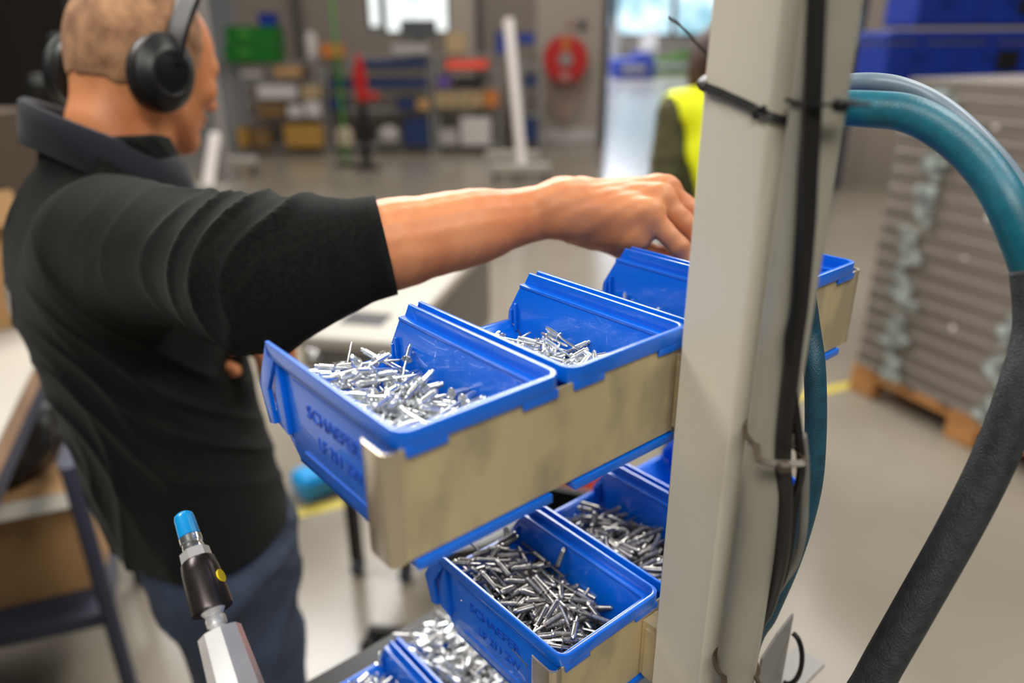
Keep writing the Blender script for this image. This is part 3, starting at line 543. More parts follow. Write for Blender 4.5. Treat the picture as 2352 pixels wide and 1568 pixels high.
# cable ties
def strap(name, pts, w, th, m, lab=None, parent=None, sub=6):
    bm = new(); sweep(bm, spline(pts, sub), [(-w/2, -th/2), (w/2, -th/2), (w/2, th/2), (-w/2, th/2)], up=(0, 0, 1)); o = obj(name, bm, m, parent)
    return tag(o, lab, 'cable tie') if lab else o
t = thing('cable_tie', 'black cable tie slanting round the cream post, free tail sticking out left', 'cable tie', (.188, -.03, 1.63))
def rel(o): o.matrix_parent_inverse = Matrix.Translation(-Vector(o.parent.location)); return o
rel(strap('band', [(.236, -.010, 1.652), (.212, -.0100, 1.647), (.1888, -.0105, 1.6400), (.1888, -.024, 1.635), (.1888, -.040, 1.630), (.1888, -.0495, 1.6265), (.1975, -.0588, 1.6225), (.2035, -.0600, 1.620)], .0040, .0013, 'black', None, t, 4))
bm = new(); bx(bm, (.1883, -.046, 1.6275), (.0022, .0075, .0050), Matrix.Rotation(-.35, 3, 'X'), bev=.0005); rel(obj('head', bm, 'black', t))
rel(strap('tail', [(.206, -.0085, 1.647), (.203, -.004, 1.652), (.2, .004, 1.659), (.2, .013, 1.666), (.2, .021, 1.6705)], .0042, .0012, 'black', None, t, 5))
def tie(label, z, m, xoff=0., head=(0, 0), drop=0.):
    t = thing('cable_tie', label, 'cable tie', (.1925, -.0728, z)); pts = []
    rx = .0130
    for k in range(19):
        a = R(120+k*20); ext = 0.0 + (.0115 if math.cos(a-R(225)) > .72 else 0.)
        pts.append(Vector(((rx+ext)*math.cos(a), (rx+ext)*math.sin(a), -drop*math.cos(a-R(245)))))
    strap('band', pts, .0036, .0012, m, None, t, 3)
    a = R(228); p = Vector(((rx+.0135)*math.cos(a), (rx+.0135)*math.sin(a), -drop)); bm = new(); bx(bm, p, (.006, .006, .0058), Matrix.Rotation(a, 3, 'Z'), bev=.0012); obj('head', bm, m, t)
tie('black cable tie around conduit and cable, level with the teal hose', 1.634, 'black', drop=.0)
tie('aged brownish cable tie around conduit and cables, below the upper bins', 1.461, 'tie_old', drop=.004)
tie('brownish cable tie around the conduit at the very bottom of the picture', 1.296, 'tie_old', drop=.003)
# teal hose loop and its lower run
HL = [(0.281, -0.028, 1.56), (.285, -.014, 1.597), (.308, -.004, 1.6165), (0.336, -0.010, 1.6185), (0.342, -0.028, 1.619), (0.349, -0.049, 1.617), (0.353, -0.073, 1.606), (0.352, -0.096, 1.589), (0.347, -0.115, 1.569), (0.348, -0.134, 1.537)]
LOW = [(0.348, -0.134, 1.537), (0.341, -0.145, 1.505), (0.325, -0.149, 1.472), (0.314, -0.148, 1.43), (0.298, -0.144, 1.386), (0.275, -0.138, 1.336), (0.255, -0.132, 1.288), (0.243, -0.129, 1.249), (.225, -.13, 1.1), (.22, -.16, .6), (.26, -.2, .02)]
DN = [(0.281, -0.028, 1.56), (.292, -.026, 1.52), (0.314, -0.024, 1.481), (0.309, -0.036, 1.451), (0.307, -0.045, 1.405), (0.303, -0.050, 1.363), (0.299, -0.047, 1.31), (0.291, -0.040, 1.257), (0.288, -0.03, 1.20), (.28, -.03, 1.0), (.28, -.02, .5), (.30, -.02, .02)]
t = thing('teal_hose', 'thick teal hose looping out from behind the post and down to the floor', 'hose', (.281, -.028, 1.56))
bm = new(); tube(bm, HL, .0112, 24, 8); rel(obj('hose', bm, 'teal', t, smooth='all'))
bm = new(); tube(bm, LOW, .0118, 24, 8); rel(tag(obj('braided_sleeve', bm, 'sleeve', t, smooth='all'), 'dark braided lower run'))
bm = new(); tube(bm, DN, .0072, 20, 8); rel(tag(obj('lower_hose', bm, 'dkteal', t, smooth='all'), 'thinner dark teal run hanging behind the post'))
bm = new(); tube(bm, [(.33, .035, 1.60), (0.363, 0.017, 1.63), (0.374, 0.007, 1.632), (0.377, -0.009, 1.633), (0.384, -0.024, 1.631), (0.392, -0.041, 1.624), (0.393, -0.062, 1.612), (0.393, -0.086, 1.593), (0.395, -0.107, 1.571), (0.400, -0.140, 1.533), (.43, -.26, 1.4), (.44, -.42, .9), (.44, -.5, .02)], .0062, 16, 6)
tag(obj('grey_hose', bm, 'bluegrey', None, None, 'all'), 'thinner blue grey hose running just behind the top of the teal loop', 'hose')
# ---- storage bin prototype
W = .0996
def ring(off, r, yb, yf):
    """open U outline round the bin, offset inwards"""
    x0, x1, y0 = off, W-off, yb; pts = [(x0, yf)]; r = max(r-off, .002)
    for k in range(7): a = math.pi+k*math.pi/12; pts.append((x0+r+r*math.cos(a), y0+r+r*math.sin(a)))
    for k in range(7): a = 1.5*math.pi+k*math.pi/12; pts.append((x1-r+r*math.cos(a), y0+r+r*math.sin(a)))
    pts.append((x1, yf)); return pts
def uprism(bm, o1, o2, z0, z1):
    n = len(o1)
    def q(p, z): return bm.verts.new((p[0], p[1], z))
    A = [[q(p, z0) for p in o1], [q(p, z1) for p in o1], [q(p, z1) for p in o2], [q(p, z0) for p in o2]]
    for i in range(n-1):
        for a in range(4): b = (a+1) % 4; bm.faces.new((A[a][i], A[a][i+1], A[b][i+1], A[b][i]))
    bm.faces.new([A[k][0] for k in range(4)]); bm.faces.new([A[k][-1] for k in range(3, -1, -1)])
def bev(bm, off, ang=R(40)):
    bmesh.ops.recalc_face_normals(bm, faces=bm.faces[:])
    es = [e for e in bm.edges if len(e.link_faces) == 2 and e.calc_face_angle(0) > ang]
    bmesh.ops.bevel(bm, geom=es, offset=off, segments=2, affect='EDGES', profile=.6)
SIDE = [(.003, -.004), (.120, -.004), (.1265, .004), (.1275, .012), (.150, .026), (.158, .030), (.157, .037), (.143, .060), (.003, .060)]
WING = [(.1385, .0695), (.1580, .036), (.1500, .012), (.1415, .0145), (.1455, .036), (.1300, .0605)]
def make_bin():
    t = thing('storage_bin', '', 'bin')
    bm = new(); prism(bm, SIDE, 0, .0050, .0072); prism(bm, SIDE, 0, W-.0072, W-.0050)
    bx(bm, (W/2, .0625, -.0025), (W-.010, .119, .003))
    prism(bm, [(.118, -.004), (.1235, -.004), (.1600, .0255), (.1605, .0285), (.1570, .0290), (.1545, .0275)], 0, .0060, W-.0060)
    bx(bm, (W/2, .0040, .030), (W-.010, .0025, .064)); bx(bm, (W/2, .0005, -.0045), (W-.012, .010, .0052)); bev(bm, .0005); obj('body', bm, 'blue', t, smooth=True)
    bm = new(); uprism(bm, ring(0, .0085, -.0046, .1395), ring(.0026, .0085, -.0012, .1395), .0600, .0695)
    uprism(bm, ring(.0008, .0085, -.0010, .1440), ring(.0078, .0085, .0058, .1440), .0585, .0608)
    for x0, x1 in ((.0035, .0265), (.0725, .0965)): bx(bm, ((x0+x1)/2, -.0037, .0585), (x1-x0, .0018, .0050))
    bev(bm, .0007); obj('rim', bm, 'blue', t, smooth=True)
    for s in (0, 1):
        bm = new(); x = (0, .0028) if s == 0 else (W-.0028, W); prism(bm, WING, 0, *x)
        xx = (.0020, .0052) if s == 0 else (W-.0052, W-.0020); prism(bm, [(.1430, .0150), (.1275, .012), (.131, .058), (.1340, .0600)], 0, *xx)
        bev(bm, .0005); obj('side_wing', bm, 'blue', t, smooth=True)
        bm = new(); xx = .0085 if s == 0 else W-.0085
        for y in (.1475, .1525): bx(bm, (xx, y, .034-(y-.1475)*1.2), (.002, .0016, .022))
        bev(bm, .0004); obj('guide_rib', bm, 'blue', t)
    bm = new(); a = [(.030, .0515), (.118, .0515), (.121, .0500), (.0300, .0500)]; prism(bm, a, 0, .0045, .0052); prism(bm, [(.028, .006), (.112, .006), (.112, .0068), (.028, .0068)], 0, .0045, .0052)
    obj('panel_line', bm, 'blue', t)
    rot = Matrix(((0, 0, -1, 0), (-1, 0, 0, 0), (0, 1, 0, 0), (0, 0, 0, 1)))
    text('lettering', 'SCHAEFER', .0115, 'blue_text', t, Matrix.Translation((.0048, .103, .0335)) @ rot, .0004, 1.12)
    text('lettering', 'LF 211 ZW', .0110, 'blue_text', t, Matrix.Translation((.0048, .092, .0175)) @ rot, .0004, .95)
    return t
def copy_tree(o, parent=None, loc=None):
    c = o.copy(); COL.objects.link(c); c.parent = parent
    for ch in list(o.children): copy_tree(ch, c)
    if loc is not None: c.location = loc
    return c
proto = make_bin()
BINS = {}
def put_bin(key, loc, label, first=False):
    b = proto if first else copy_tree(proto)
    b.location = loc; b['label'] = label; b['group'] = {'u': 'blue bins in the upper rack', 'm': 'blue bins in the middle rack', 'l': 'blue bins in the lowest rack'}[key[0]]; BINS[key] = b
O1 = Vector((.0019, 0, ZR)); O2 = Vector((.1160, .0095, ZR-.212)); O3 = Vector((.0437, .146, 1.0106))
put_bin('u0', O1, 'blue plastic bin at the near end of the upper rack, full of thin bright rivets', True)
put_bin('u1', O1+Vector((PW, 0, 0)), 'second blue bin from the near end of the upper rack, half empty')
put_bin('u2', O1+Vector((2*PW, 0, 0)), 'third blue bin of the upper rack, under the hand, a few rivets left')
put_bin('u3', O1+Vector((3*PW, 0, 0)), 'last blue bin of the upper rack, the hand reaches into it behind the post')
put_bin('m0', O2, 'blue bin at the near end of the middle rack, full of dull grooved rivets')
put_bin('m1', O2+Vector((PW, 0, 0)), 'second blue bin of the middle rack, partly hidden by the post')
put_bin('m2', O2+Vector((2*PW, 0, 0)), 'last blue bin of the middle rack, behind the post')
put_bin('l0', O3, 'blue bin at the bottom edge, left part of the lowest rack')
put_bin('l1', O3+Vector((PW, 0, 0)), 'blue bin of the lowest rack filled with blurred bright rivets, under the middle rack')
def rack_plate(O, n, label, pad=True):
    t = thing('bin_rack', label, 'rack', O-Vector((.0019, 0, 0))); Lr = n*PW+.003
    bm = new(); bx(bm, (Lr/2, -.0021, .0300), (Lr, .0013, .0610)); bev(bm, .0003); obj('back_plate', bm, 'galv', t)
    out = [(.003, -.00285), (-.0012, -.00285)]+[(-.0012-.0042*math.sin(a), .00135-.0042*math.cos(a)) for a in [k*math.pi/16 for k in range(1, 8)]]+[(-.0054, .0015), (-.0054, .0150), (-.0045, .0185)]
    inn = [(-.0036, .0185), (-.0040, .0150), (-.0040, .0018), (-.0030, -.0002), (-.0012, -.0015), (.003, -.0015)]
    bm = new(); prism(bm, out+inn, 2, -.0010, .0605); obj('end_lip', bm, 'galv_edge', t, smooth=True)
    bm = new(); prism(bm, [(Lr-x, y) for x, y in out+inn], 2, -.0005, .0605); obj('end_lip', bm, 'galv_edge', t)
    bm = new(); bx(bm, (Lr/2, .055, -.0052), (Lr-.06, .018, .0022)); obj('support_rail', bm, 'galv', t); bm = new(); bx(bm, (Lr/2, .085, -.0052), (Lr-.06, .012, .0022)); obj('support_rail', bm, 'galv', t)
    if pad:
        px = .206-t.location.x; y1 = -.0030; y0 = -.0112-t.location.y
        bm = new(); bx(bm, (px, (y0+y1)/2, .0275), (.016, y1-y0, .050)); bx(bm, (px-.001, (y0+y1)/2-.001, .0275), (.0195, (y1-y0)*.55, .044)); bev(bm, .0007); obj('mounting_pad', bm, 'galv', t)
    return t
rack_plate(O1, 4, 'galvanised steel plate rack holding the upper row of blue bins')
rack_plate(O2, 3, 'galvanised steel plate rack holding the middle row of blue bins')
rack_plate(O3, 3, 'galvanised plate rack at the bottom holding the lowest blue bins', False)
t = thing('rail_stand', 'black steel rail running below and in front of the lowest bins', 'stand', (-.14, .318, 0))
bm = new(); bx(bm, (.25, 0, 1.022), (.95, .03, .034), bev=.002); obj('rail', bm, 'black', t)
bm = new(); bx(bm, (.25, -.11, .993), (.95, .2, .012)); obj('tray', bm, 'black', t)
for x in (-.2, .70): bm = new(); bx(bm, (x, 0, .502), (.03, .03, 1.004)); obj('leg', bm, 'black', t)
# ---- rivets
def rev(bm, prof, n=10):
    rings = []
    for z, r in prof: rings.append([bm.verts.new((r*math.cos(2*math.pi*k/n), r*math.sin(2*math.pi*k/n), z)) for k in range(n)])
    for i in range(len(rings)-1):
        for k in range(n): bm.faces.new((rings[i][k], rings[i][(k+1) % n], rings[i+1][(k+1) % n], rings[i+1][k]))
    bm.faces.new(rings[0][::-1]); bm.faces.new(rings[-1])
def rmesh(name, prof, m, n):
    bm = new(); rev(bm, prof, n); bmesh.ops.recalc_face_normals(bm, faces=bm.faces[:]); me = bpy.data.meshes.new(name); bm.to_mesh(me); bm.free(); me.materials.append(M[m])
    me.polygons.foreach_set('use_smooth', [True]*len(me.polygons)); me.set_sharp_from_angle(angle=R(35)); return me
PIN_F = rmesh('mandrel', [(-.0180, .0001), (-.0160, .00088), (.0140, .00092)], 'zinc', 8)
SLV_F = rmesh('sleeve', [(.0136, .0034), (.0142, .0036), (.0146, .0022), (.0148, .0020), (.0240, .0020), (.0243, .0013), (.0262, .0014), (.0267, .0009)], 'zinc', 12)
PIN_G = rmesh('mandrel', [(-.0215, .0004), (-.0208, .00095), (.0030, .0010)], 'dull', 8)
pg = [(.0026, .0028), (.0033, .0028)]
for k in range(15): z = .0036+k*.00105; pg += [(z, .00195), (z+.0005, .0023)]
SLV_G = rmesh('sleeve', pg+[(.0195, .0017), (.0205, .0017), (.0211, .0010)], 'dull', 10)
PF = [[372,751,-9,42,59,369,-329],[209,1076,60,332,-25,368,-61],[665,680,-51,328,-37,-311,-210],[568,1083,23,317,-246,205,217],[489,218,-102,20,-87,308,384],[802,674,-54,234,-122,315,285],[613,1043,28,355,115,-310,120],[679,288,-115,204,-346,-6,-297],[828,632,-74,163,18,-366,298],[427,798,-7,187,-87,311,333],[586,1076,51,270,179,-299,-236],[760,1119,9,276,291,238,-180],[587,393,-89,319,-243,209,214],[681,1203,57,305,76,-314,229],[374,249,-89,253,173,-324,227],[594,32,-120,291,-187,-297,205],[759,1179,52,169,-12,-321,344],[642,147,-91,21,-98,-329,-363],[534,245,-82,263,394,49,151],[640,484,-44,321,-127,339,-126],[697,684,60,284,90,-396,-69],[527,901,20,258,-356,56,-231],[661,778,-17,130,353,-39,328],[571,796,12,229,-359,-58,-255],[605,531,-30,253,-291,191,-254],[206,251,-71,10,-96,298,389],[311,637,-21,337,358,-91,0],[485,809,29,194,-341,7,-309],[761,14,-127,417,-47,-267,56],[614,407,-50,264,-291,6,-309],[670,145,-90,334,-257,225,148],[611,227,-55,184,82,-324,-323],[641,657,-33,78,346,18,352],[681,983,18,54,-291,-152,-373],[654,858,36,265,321,-111,-253],[616,335,-41,134,-129,328,-328],[508,414,-40,27,232,-250,365],[722,1199,54,73,245,210,-375],[699,202,-56,80,-175,306,-345],[377,411,-37,111,-12,388,-296],[609,164,-64,341,281,204,115],[748,1031,68,256,298,214,-223],[142,953,55,284,-293,72,279],[372,1058,85,334,358,50,-90],[294,1027,72,271,313,245,-136],[535,941,30,223,336,26,-295],[820,913,-30,211,-147,285,321],[216,407,-47,304,-261,179,240],[342,603,5,60,191,-281,-361],[213,177,-64,97,-203,291,-339],[289,616,6,207,79,-327,-307],[547,488,-4,198,-64,345,297],[241,691,46,277,-308,-121,254],[312,745,20,227,112,-316,-293],[676,725,18,111,-43,292,388],[483,727,69,316,313,-224,39],[514,727,69,213,327,171,-262],[680,315,-42,330,309,204,66],[231,504,22,286,334,238,12],[711,717,47,193,-16,383,-257],[233,741,47,73,370,-96,314],[163,174,-58,145,-204,197,385],[250,1043,82,206,199,-306,272],[771,764,57,339,-346,93,83],[719,536,21,90,156,109,453],[215,383,-23,395,-283,-70,96],[277,261,-16,317,-19,334,194],[358,403,2,249,-325,-30,-286],[205,558,17,306,-278,125,-251],[666,803,81,285,182,281,-238],[637,727,73,351,281,195,-98],[817,632,47,287,-367,-115,-141],[297,308,-23,361,-115,299,132],[515,1172,112,307,-199,-283,190],[312,950,110,213,-344,66,287],[383,383,36,276,-84,-317,-257],[376,1375,129,1,-197,269,-373],[428,989,99,76,383,56,307],[577,726,86,295,-160,291,230],[405,229,-37,349,-50,-325,142],[679,1275,73,318,-107,-301,216],[596,891,95,33,21,320,382],[383,1519,112,273,-144,342,-194],[166,1182,118,178,132,349,282],[606,647,75,133,228,316,-284],[156,561,55,423,-230,-96,95],[607,99,-30,65,-327,-120,353],[724,115,-1,292,-232,-302,142],[602,674,108,104,-230,-288,321],[122,806,91,221,-115,359,244],[510,168,-70,400,-224,123,156],[643,259,6,105,-330,192,-306],[269,1134,130,314,-322,-47,214],[434,780,66,428,-79,237,-64],[542,542,38,227,321,6,-309],[546,465,70,351,189,-301,-14],[249,382,32,337,-248,-263,77],[650,415,-10,0,-335,-122,-350],[545,871,112,241,306,17,313],[315,149,-42,156,343,127,302],[271,197,18,168,-139,-345,-289],[466,201,-10,191,317,-96,322],[373,521,89,373,270,193,19],[677,1141,102,239,262,-224,-272],[379,726,96,362,-222,-261,34],[857,387,-51,214,-82,204,395],[245,949,113,180,334,-214,246],[195,590,48,181,57,-357,-295],[700,423,20,429,-103,-226,64],[466,709,118,313,-299,-210,-135],[338,119,-35,358,-102,-327,68],[593,232,2,381,249,196,-64],[710,888,145,268,-281,293,117],[726,481,28,314,339,181,60],[261,97,-36,339,70,-352,-81],[410,697,124,293,-189,-312,-176],[382,401,106,223,-190,-248,-320],[668,521,91,399,-295,-54,-31],[765,307,-49,316,-200,-169,285],[507,268,43,174,362,110,277],[425,251,13,223,353,150,231],[180,16,-69,212,263,179,322],[526,176,32,17,357,129,-325],[222,260,18,237,231,-247,282],[687,395,19,311,39,339,-192],[683,442,93,424,-63,-257,-7],[230,354,38,159,-385,-1,276],[736,1369,51,348,29,-318,-164],[770,131,-14,394,-177,-197,156],[700,284,-8,125,258,-101,-397],[489,1083,140,90,267,233,-341],[851,168,-34,378,86,-151,277],[130,488,43,248,-39,316,-295],[489,727,141,23,-226,278,-348],[724,383,77,445,-129,140,-124],[319,256,43,348,276,198,115],[612,421,98,165,-295,-90,357],[316,851,152,361,-89,-309,-127],[233,899,113,376,218,235,-76],[742,882,144,101,-432,-132,-190],[132,518,85,78,193,308,334],[240,738,98,148,-17,332,-342],[261,752,118,166,-277,146,353],[252,667,142,392,66,-303,7],[441,842,143,340,-205,-210,220],[633,75,-49,356,89,190,281],[338,1140,151,45,78,345,-350],[497,718,173,392,-65,299,51],[199,768,112,321,227,24,308],[365,373,124,220,-203,241,-319],[698,296,38,339,172,313,-86],[653,489,119,374,149,185,-232],[242,592,116,281,6,262,320],[197,318,40,297,29,341,-211],[805,1260,72,7,-49,335,367],[675,989,132,109,327,70,-355],[635,329,56,151,-85,353,-309],[220,208,54,91,366,178,-276],[603,1001,163,360,8,-340,-71],[371,1125,181,322,234,-270,-137],[257,454,129,315,65,-358,-136],[437,1184,146,393,229,206,-26],[368,55,19,34,251,39,430],[452,1197,183,365,-125,315,-43],[730,1368,92,330,228,237,-182],[133,926,124,347,-268,-183,-157],[301,245,93,246,260,301,178],[811,257,18,305,88,179,-343],[317,358,115,348,-114,-341,10],[253,1213,160,148,1,265,-398],[118,789,122,67,254,-152,398],[390,124,71,86,-296,104,-380],[308,1211,188,47,-278,-94,402],[759,1249,144,350,217,-224,-176],[738,1225,104,143,-222,108,410],[384,171,87,12,314,179,345],[365,395,143,325,-178,297,-157],[804,291,62,272,-310,-189,-210],[312,1279,167,12,-350,148,325],[338,550,159,258,-224,183,-316],[636,1329,144,363,-99,-329,5],[648,1421,124,64,-9,373,-327],[696,333,60,355,67,295,-181],[795,1403,119,249,252,22,-352],[530,251,114,279,253,279,174],[277,123,66,310,-201,-118,-315],[882,756,20,205,-186,-280,-308],[136,397,75,150,298,216,-303],[515,203,76,299,292,-127,-244],[211,1461,137,337,179,313,-80],[148,88,2,211,-206,3,-404],[659,130,63,127,383,-13,-295],[443,258,149,224,253,291,-226],[137,234,46,289,382,-12,-144],[157,373,162,309,12,385,-81],[489,1339,138,380,-125,-261,147],[495,14,22,75,280,-63,-402],[608,631,165,99,353,122,317],[692,355,86,378,101,-247,-189],[859,982,65,8,-34,-314,-387],[157,45,31,472,45,-60,-147],[109,1203,146,248,-157,-320,-248],[758,499,109,328,-194,-212,245],[88,769,125,306,43,175,352],[392,405,182,51,7,370,-332],[847,1146,67,169,178,224,-374],[90,389,77,461,108,159,-28],[363,1477,112,107,378,-34,307],[587,1114,187,323,230,-180,-246],[167,541,116,402,140,257,-50],[18,1092,132,61,59,403,-283],[738,1438,131,383,-8,-305,103],[636,407,119,273,137,351,182],[535,1490,152,300,269,-291,53],[166,567,171,223,151,-349,235],[111,108,48,350,-87,-197,-284],[502,814,156,381,271,-162,-71],[650,169,127,373,170,-284,-39],[558,1452,141,350,-20,-278,223],[110,33,33,20,-70,-13,495],[822,236,147,240,-337,115,256],[758,709,117,34,226,-41,-443],[703,1106,109,145,122,242,394],[68,201,39,298,171,117,-344],[722,1199,156,54,313,56,-382],[260,472,200,335,-53,-363,54],[176,1304,181,347,316,91,-145],[505,1270,156,257,199,55,-376],[604,456,169,152,-361,39,-308],[158,731,175,161,149,-263,365]]
PG = [[572,920,-16,338,-337,46,-140],[286,645,-9,330,271,-234,116],[707,295,-85,318,28,356,147],[214,409,-22,195,-18,-351,297],[618,321,-54,111,-272,214,343],[208,1079,38,329,-50,369,-58],[727,1140,-12,337,-24,-323,-178],[342,1182,52,137,-30,-349,-329],[699,505,-66,320,287,-211,144],[378,810,-5,85,89,-349,336],[364,479,-32,64,265,228,-352],[601,206,-80,330,154,343,3],[724,998,-12,260,359,-33,-229],[233,200,-42,330,353,113,-59],[291,974,30,1,313,-131,-368],[515,989,-2,346,327,-142,-53],[708,1110,20,231,-105,308,301],[536,1245,16,305,106,-329,194],[429,371,-28,374,-94,318,-6],[674,1253,27,94,98,-315,363],[711,737,-45,186,-327,38,328],[531,698,-30,136,376,-23,300],[194,703,5,294,-334,114,-197],[485,917,33,211,-171,-301,-293],[247,1133,74,253,309,173,-246],[807,632,-41,392,-282,88,97],[472,482,-35,31,282,162,-378],[741,783,-46,284,62,364,-181],[292,427,-1,300,306,69,-249],[686,831,-8,180,104,362,275],[399,898,42,136,116,-284,-370],[443,1446,103,237,310,280,-139],[179,735,23,350,181,-307,6],[575,944,21,367,-316,-110,-58],[670,1026,38,396,-245,-165,80],[743,1315,52,302,-91,352,164],[312,1128,79,262,208,335,-163],[537,274,-23,292,392,-95,48],[636,637,-10,304,-24,323,230],[90,132,-33,357,-297,184,5],[356,836,40,33,366,-45,-336],[447,461,18,348,340,114,19],[361,135,-63,340,-203,274,135],[374,1190,62,53,-117,310,371],[432,558,-6,320,283,218,141],[496,231,-41,317,370,-110,26],[707,1366,67,317,-311,-18,-230],[384,235,-18,353,217,279,-17],[823,1478,100,245,410,-132,-63],[212,639,23,314,-31,-346,175],[607,1038,51,170,-60,389,-258],[709,472,-33,174,-257,310,-241],[673,417,-11,175,161,295,326],[882,714,9,352,-341,-68,-70],[147,826,51,95,-286,211,339],[321,727,28,68,339,76,-353],[689,385,-4,259,-91,416,-44],[795,620,-5,248,415,14,126],[560,132,-24,298,-26,-326,-233],[483,552,39,258,-217,-224,294],[567,532,6,255,-153,-199,349],[883,684,-29,40,-64,366,332],[502,710,11,117,283,40,-393],[299,535,13,69,-156,-278,-379],[507,1089,51,123,-7,-302,-379],[422,1028,65,343,-347,97,50],[460,748,47,62,-361,59,-336],[631,163,-50,64,-179,-342,311],[790,969,23,290,-389,66,-101],[515,18,-50,36,361,-47,-341],[612,1223,48,324,-281,-224,-127],[169,641,67,327,279,-238,95],[652,296,-25,267,6,416,-76],[531,914,28,71,-69,281,401],[560,179,-12,385,-253,-192,32],[116,783,75,109,-2,-376,311],[595,1008,91,229,257,301,203],[300,1072,106,366,-75,-326,-60],[428,387,45,182,-226,241,-329],[262,638,86,74,278,230,338],[710,305,-17,326,95,364,-45],[91,835,86,336,-242,252,122],[754,861,15,391,-67,-298,60],[812,196,-69,180,-3,-350,308],[99,619,93,230,421,94,-105],[746,804,14,300,71,-376,116],[849,679,-22,205,217,-261,304],[275,158,-17,326,153,345,-36],[762,555,44,31,-162,71,-467],[592,634,40,28,227,-98,434],[397,322,56,222,196,-352,196],[265,478,40,375,245,144,170],[306,571,59,288,-234,286,-174],[661,787,46,252,-246,-236,265],[224,714,101,328,47,355,118],[375,193,-21,18,289,-217,345],[417,1289,51,74,-207,277,-353],[656,826,41,366,87,322,67],[557,1242,54,134,-278,236,314],[144,1004,114,266,384,-77,-161],[576,1279,83,242,302,113,-296],[700,594,16,147,291,159,344],[513,397,45,158,188,-258,-351],[302,19,-17,183,279,150,340],[490,673,82,239,-268,11,347],[17,588,59,317,271,191,-200],[844,383,-26,310,222,235,-222],[562,653,90,82,192,-308,-334],[460,654,50,121,291,55,-384],[271,967,82,18,56,-223,-443],[256,220,-9,382,-133,-293,-24],[497,112,13,391,-166,245,97],[149,416,20,358,157,278,143],[662,636,56,70,-134,345,-329],[803,637,83,303,-277,265,106],[553,907,62,295,-100,-325,218],[416,82,22,202,194,-304,-281],[301,94,-28,399,-85,-287,-26],[137,236,41,279,148,-337,191],[733,453,40,19,245,-148,410],[352,55,10,228,225,-323,-207],[750,190,-14,196,121,370,-245],[801,953,74,263,-308,-199,-216],[574,517,52,354,308,-22,-170],[409,1346,68,197,-347,75,292],[283,1270,102,328,1,-358,-119],[337,951,104,302,384,-86,66],[619,455,37,248,232,-352,-105],[81,243,38,202,359,184,-216],[623,139,-2,226,13,433,107],[19,282,-4,302,-245,198,244],[740,405,57,373,91,283,-152],[850,910,45,447,221,33,22],[135,510,92,256,356,-211,115],[229,486,59,55,230,90,432],[710,1163,93,191,-232,383,-112],[494,1271,115,356,296,40,185],[221,134,41,305,-125,-279,-253],[572,738,98,31,299,-124,-380],[699,301,41,58,364,36,336],[850,1165,31,200,155,-300,309],[267,701,132,390,-108,-291,-41],[683,550,131,129,257,-290,289],[743,1121,88,299,304,-76,-249],[552,84,20,325,171,-231,-248],[699,410,20,316,159,332,121],[608,1354,99,165,-311,150,-322],[303,1169,120,363,228,-189,-174],[587,558,76,235,325,129,269],[435,977,95,96,16,-228,-434],[200,112,68,322,-144,-324,145],[509,627,85,220,166,-265,-322],[303,468,97,218,195,170,368],[664,1263,93,394,-174,-253,16],[609,525,110,186,-13,343,-312],[370,621,116,173,261,-188,-341],[742,997,87,360,-306,108,-124],[616,1425,78,242,268,119,325],[252,261,70,87,-284,129,381],[270,385,78,333,321,141,127],[300,774,101,360,150,-307,-61],[796,200,-7,226,351,274,-18],[267,206,71,9,-249,133,413],[430,312,61,415,-270,69,-18],[668,787,95,25,106,383,302],[470,646,134,383,-321,11,11],[140,62,33,415,-54,273,-18],[548,1385,101,296,-202,-251,242],[831,17,-6,269,80,-68,-408],[543,640,132,221,-229,-252,-292],[376,1234,134,301,74,325,219],[762,839,110,15,293,-208,-347],[241,841,69,399,176,-243,-30],[249,18,28,211,259,-318,-192],[468,1171,150,278,79,-310,-266],[851,1293,79,365,-299,40,161],[286,1313,126,205,-114,-382,-222],[489,313,104,305,7,-326,225],[256,835,111,317,-153,314,-166],[206,56,25,310,-141,209,-300],[701,44,-12,336,72,333,145],[441,134,55,207,-297,-194,286],[451,1034,101,143,-272,140,369],[278,281,83,191,-77,330,-314],[582,857,105,147,142,-278,362],[386,890,109,2,-266,-68,418],[507,872,100,236,143,-264,-322],[642,959,121,358,-204,-226,170],[188,864,137,235,-347,-119,245],[256,1300,52,329,355,105,-67],[881,1025,30,320,-365,90,79],[802,147,41,129,27,322,359],[624,449,77,308,171,349,-65],[160,466,52,177,237,-149,375],[243,437,108,364,63,333,51],[663,382,85,165,366,-43,296],[502,626,125,93,-112,-301,-371],[599,308,111,301,208,300,-161],[787,168,13,96,388,-214,212],[197,156,100,178,284,-112,354],[722,97,-18,326,-206,-27,-318],[642,283,83,282,309,256,-95],[192,944,114,247,159,-232,-332],[822,866,87,426,68,5,252],[697,209,19,433,-214,-89,-97],[670,672,111,386,201,-239,57],[418,186,77,5,264,-264,-332],[708,99,61,304,279,220,177],[659,200,18,351,343,74,-65],[442,1103,111,391,65,291,-91]]
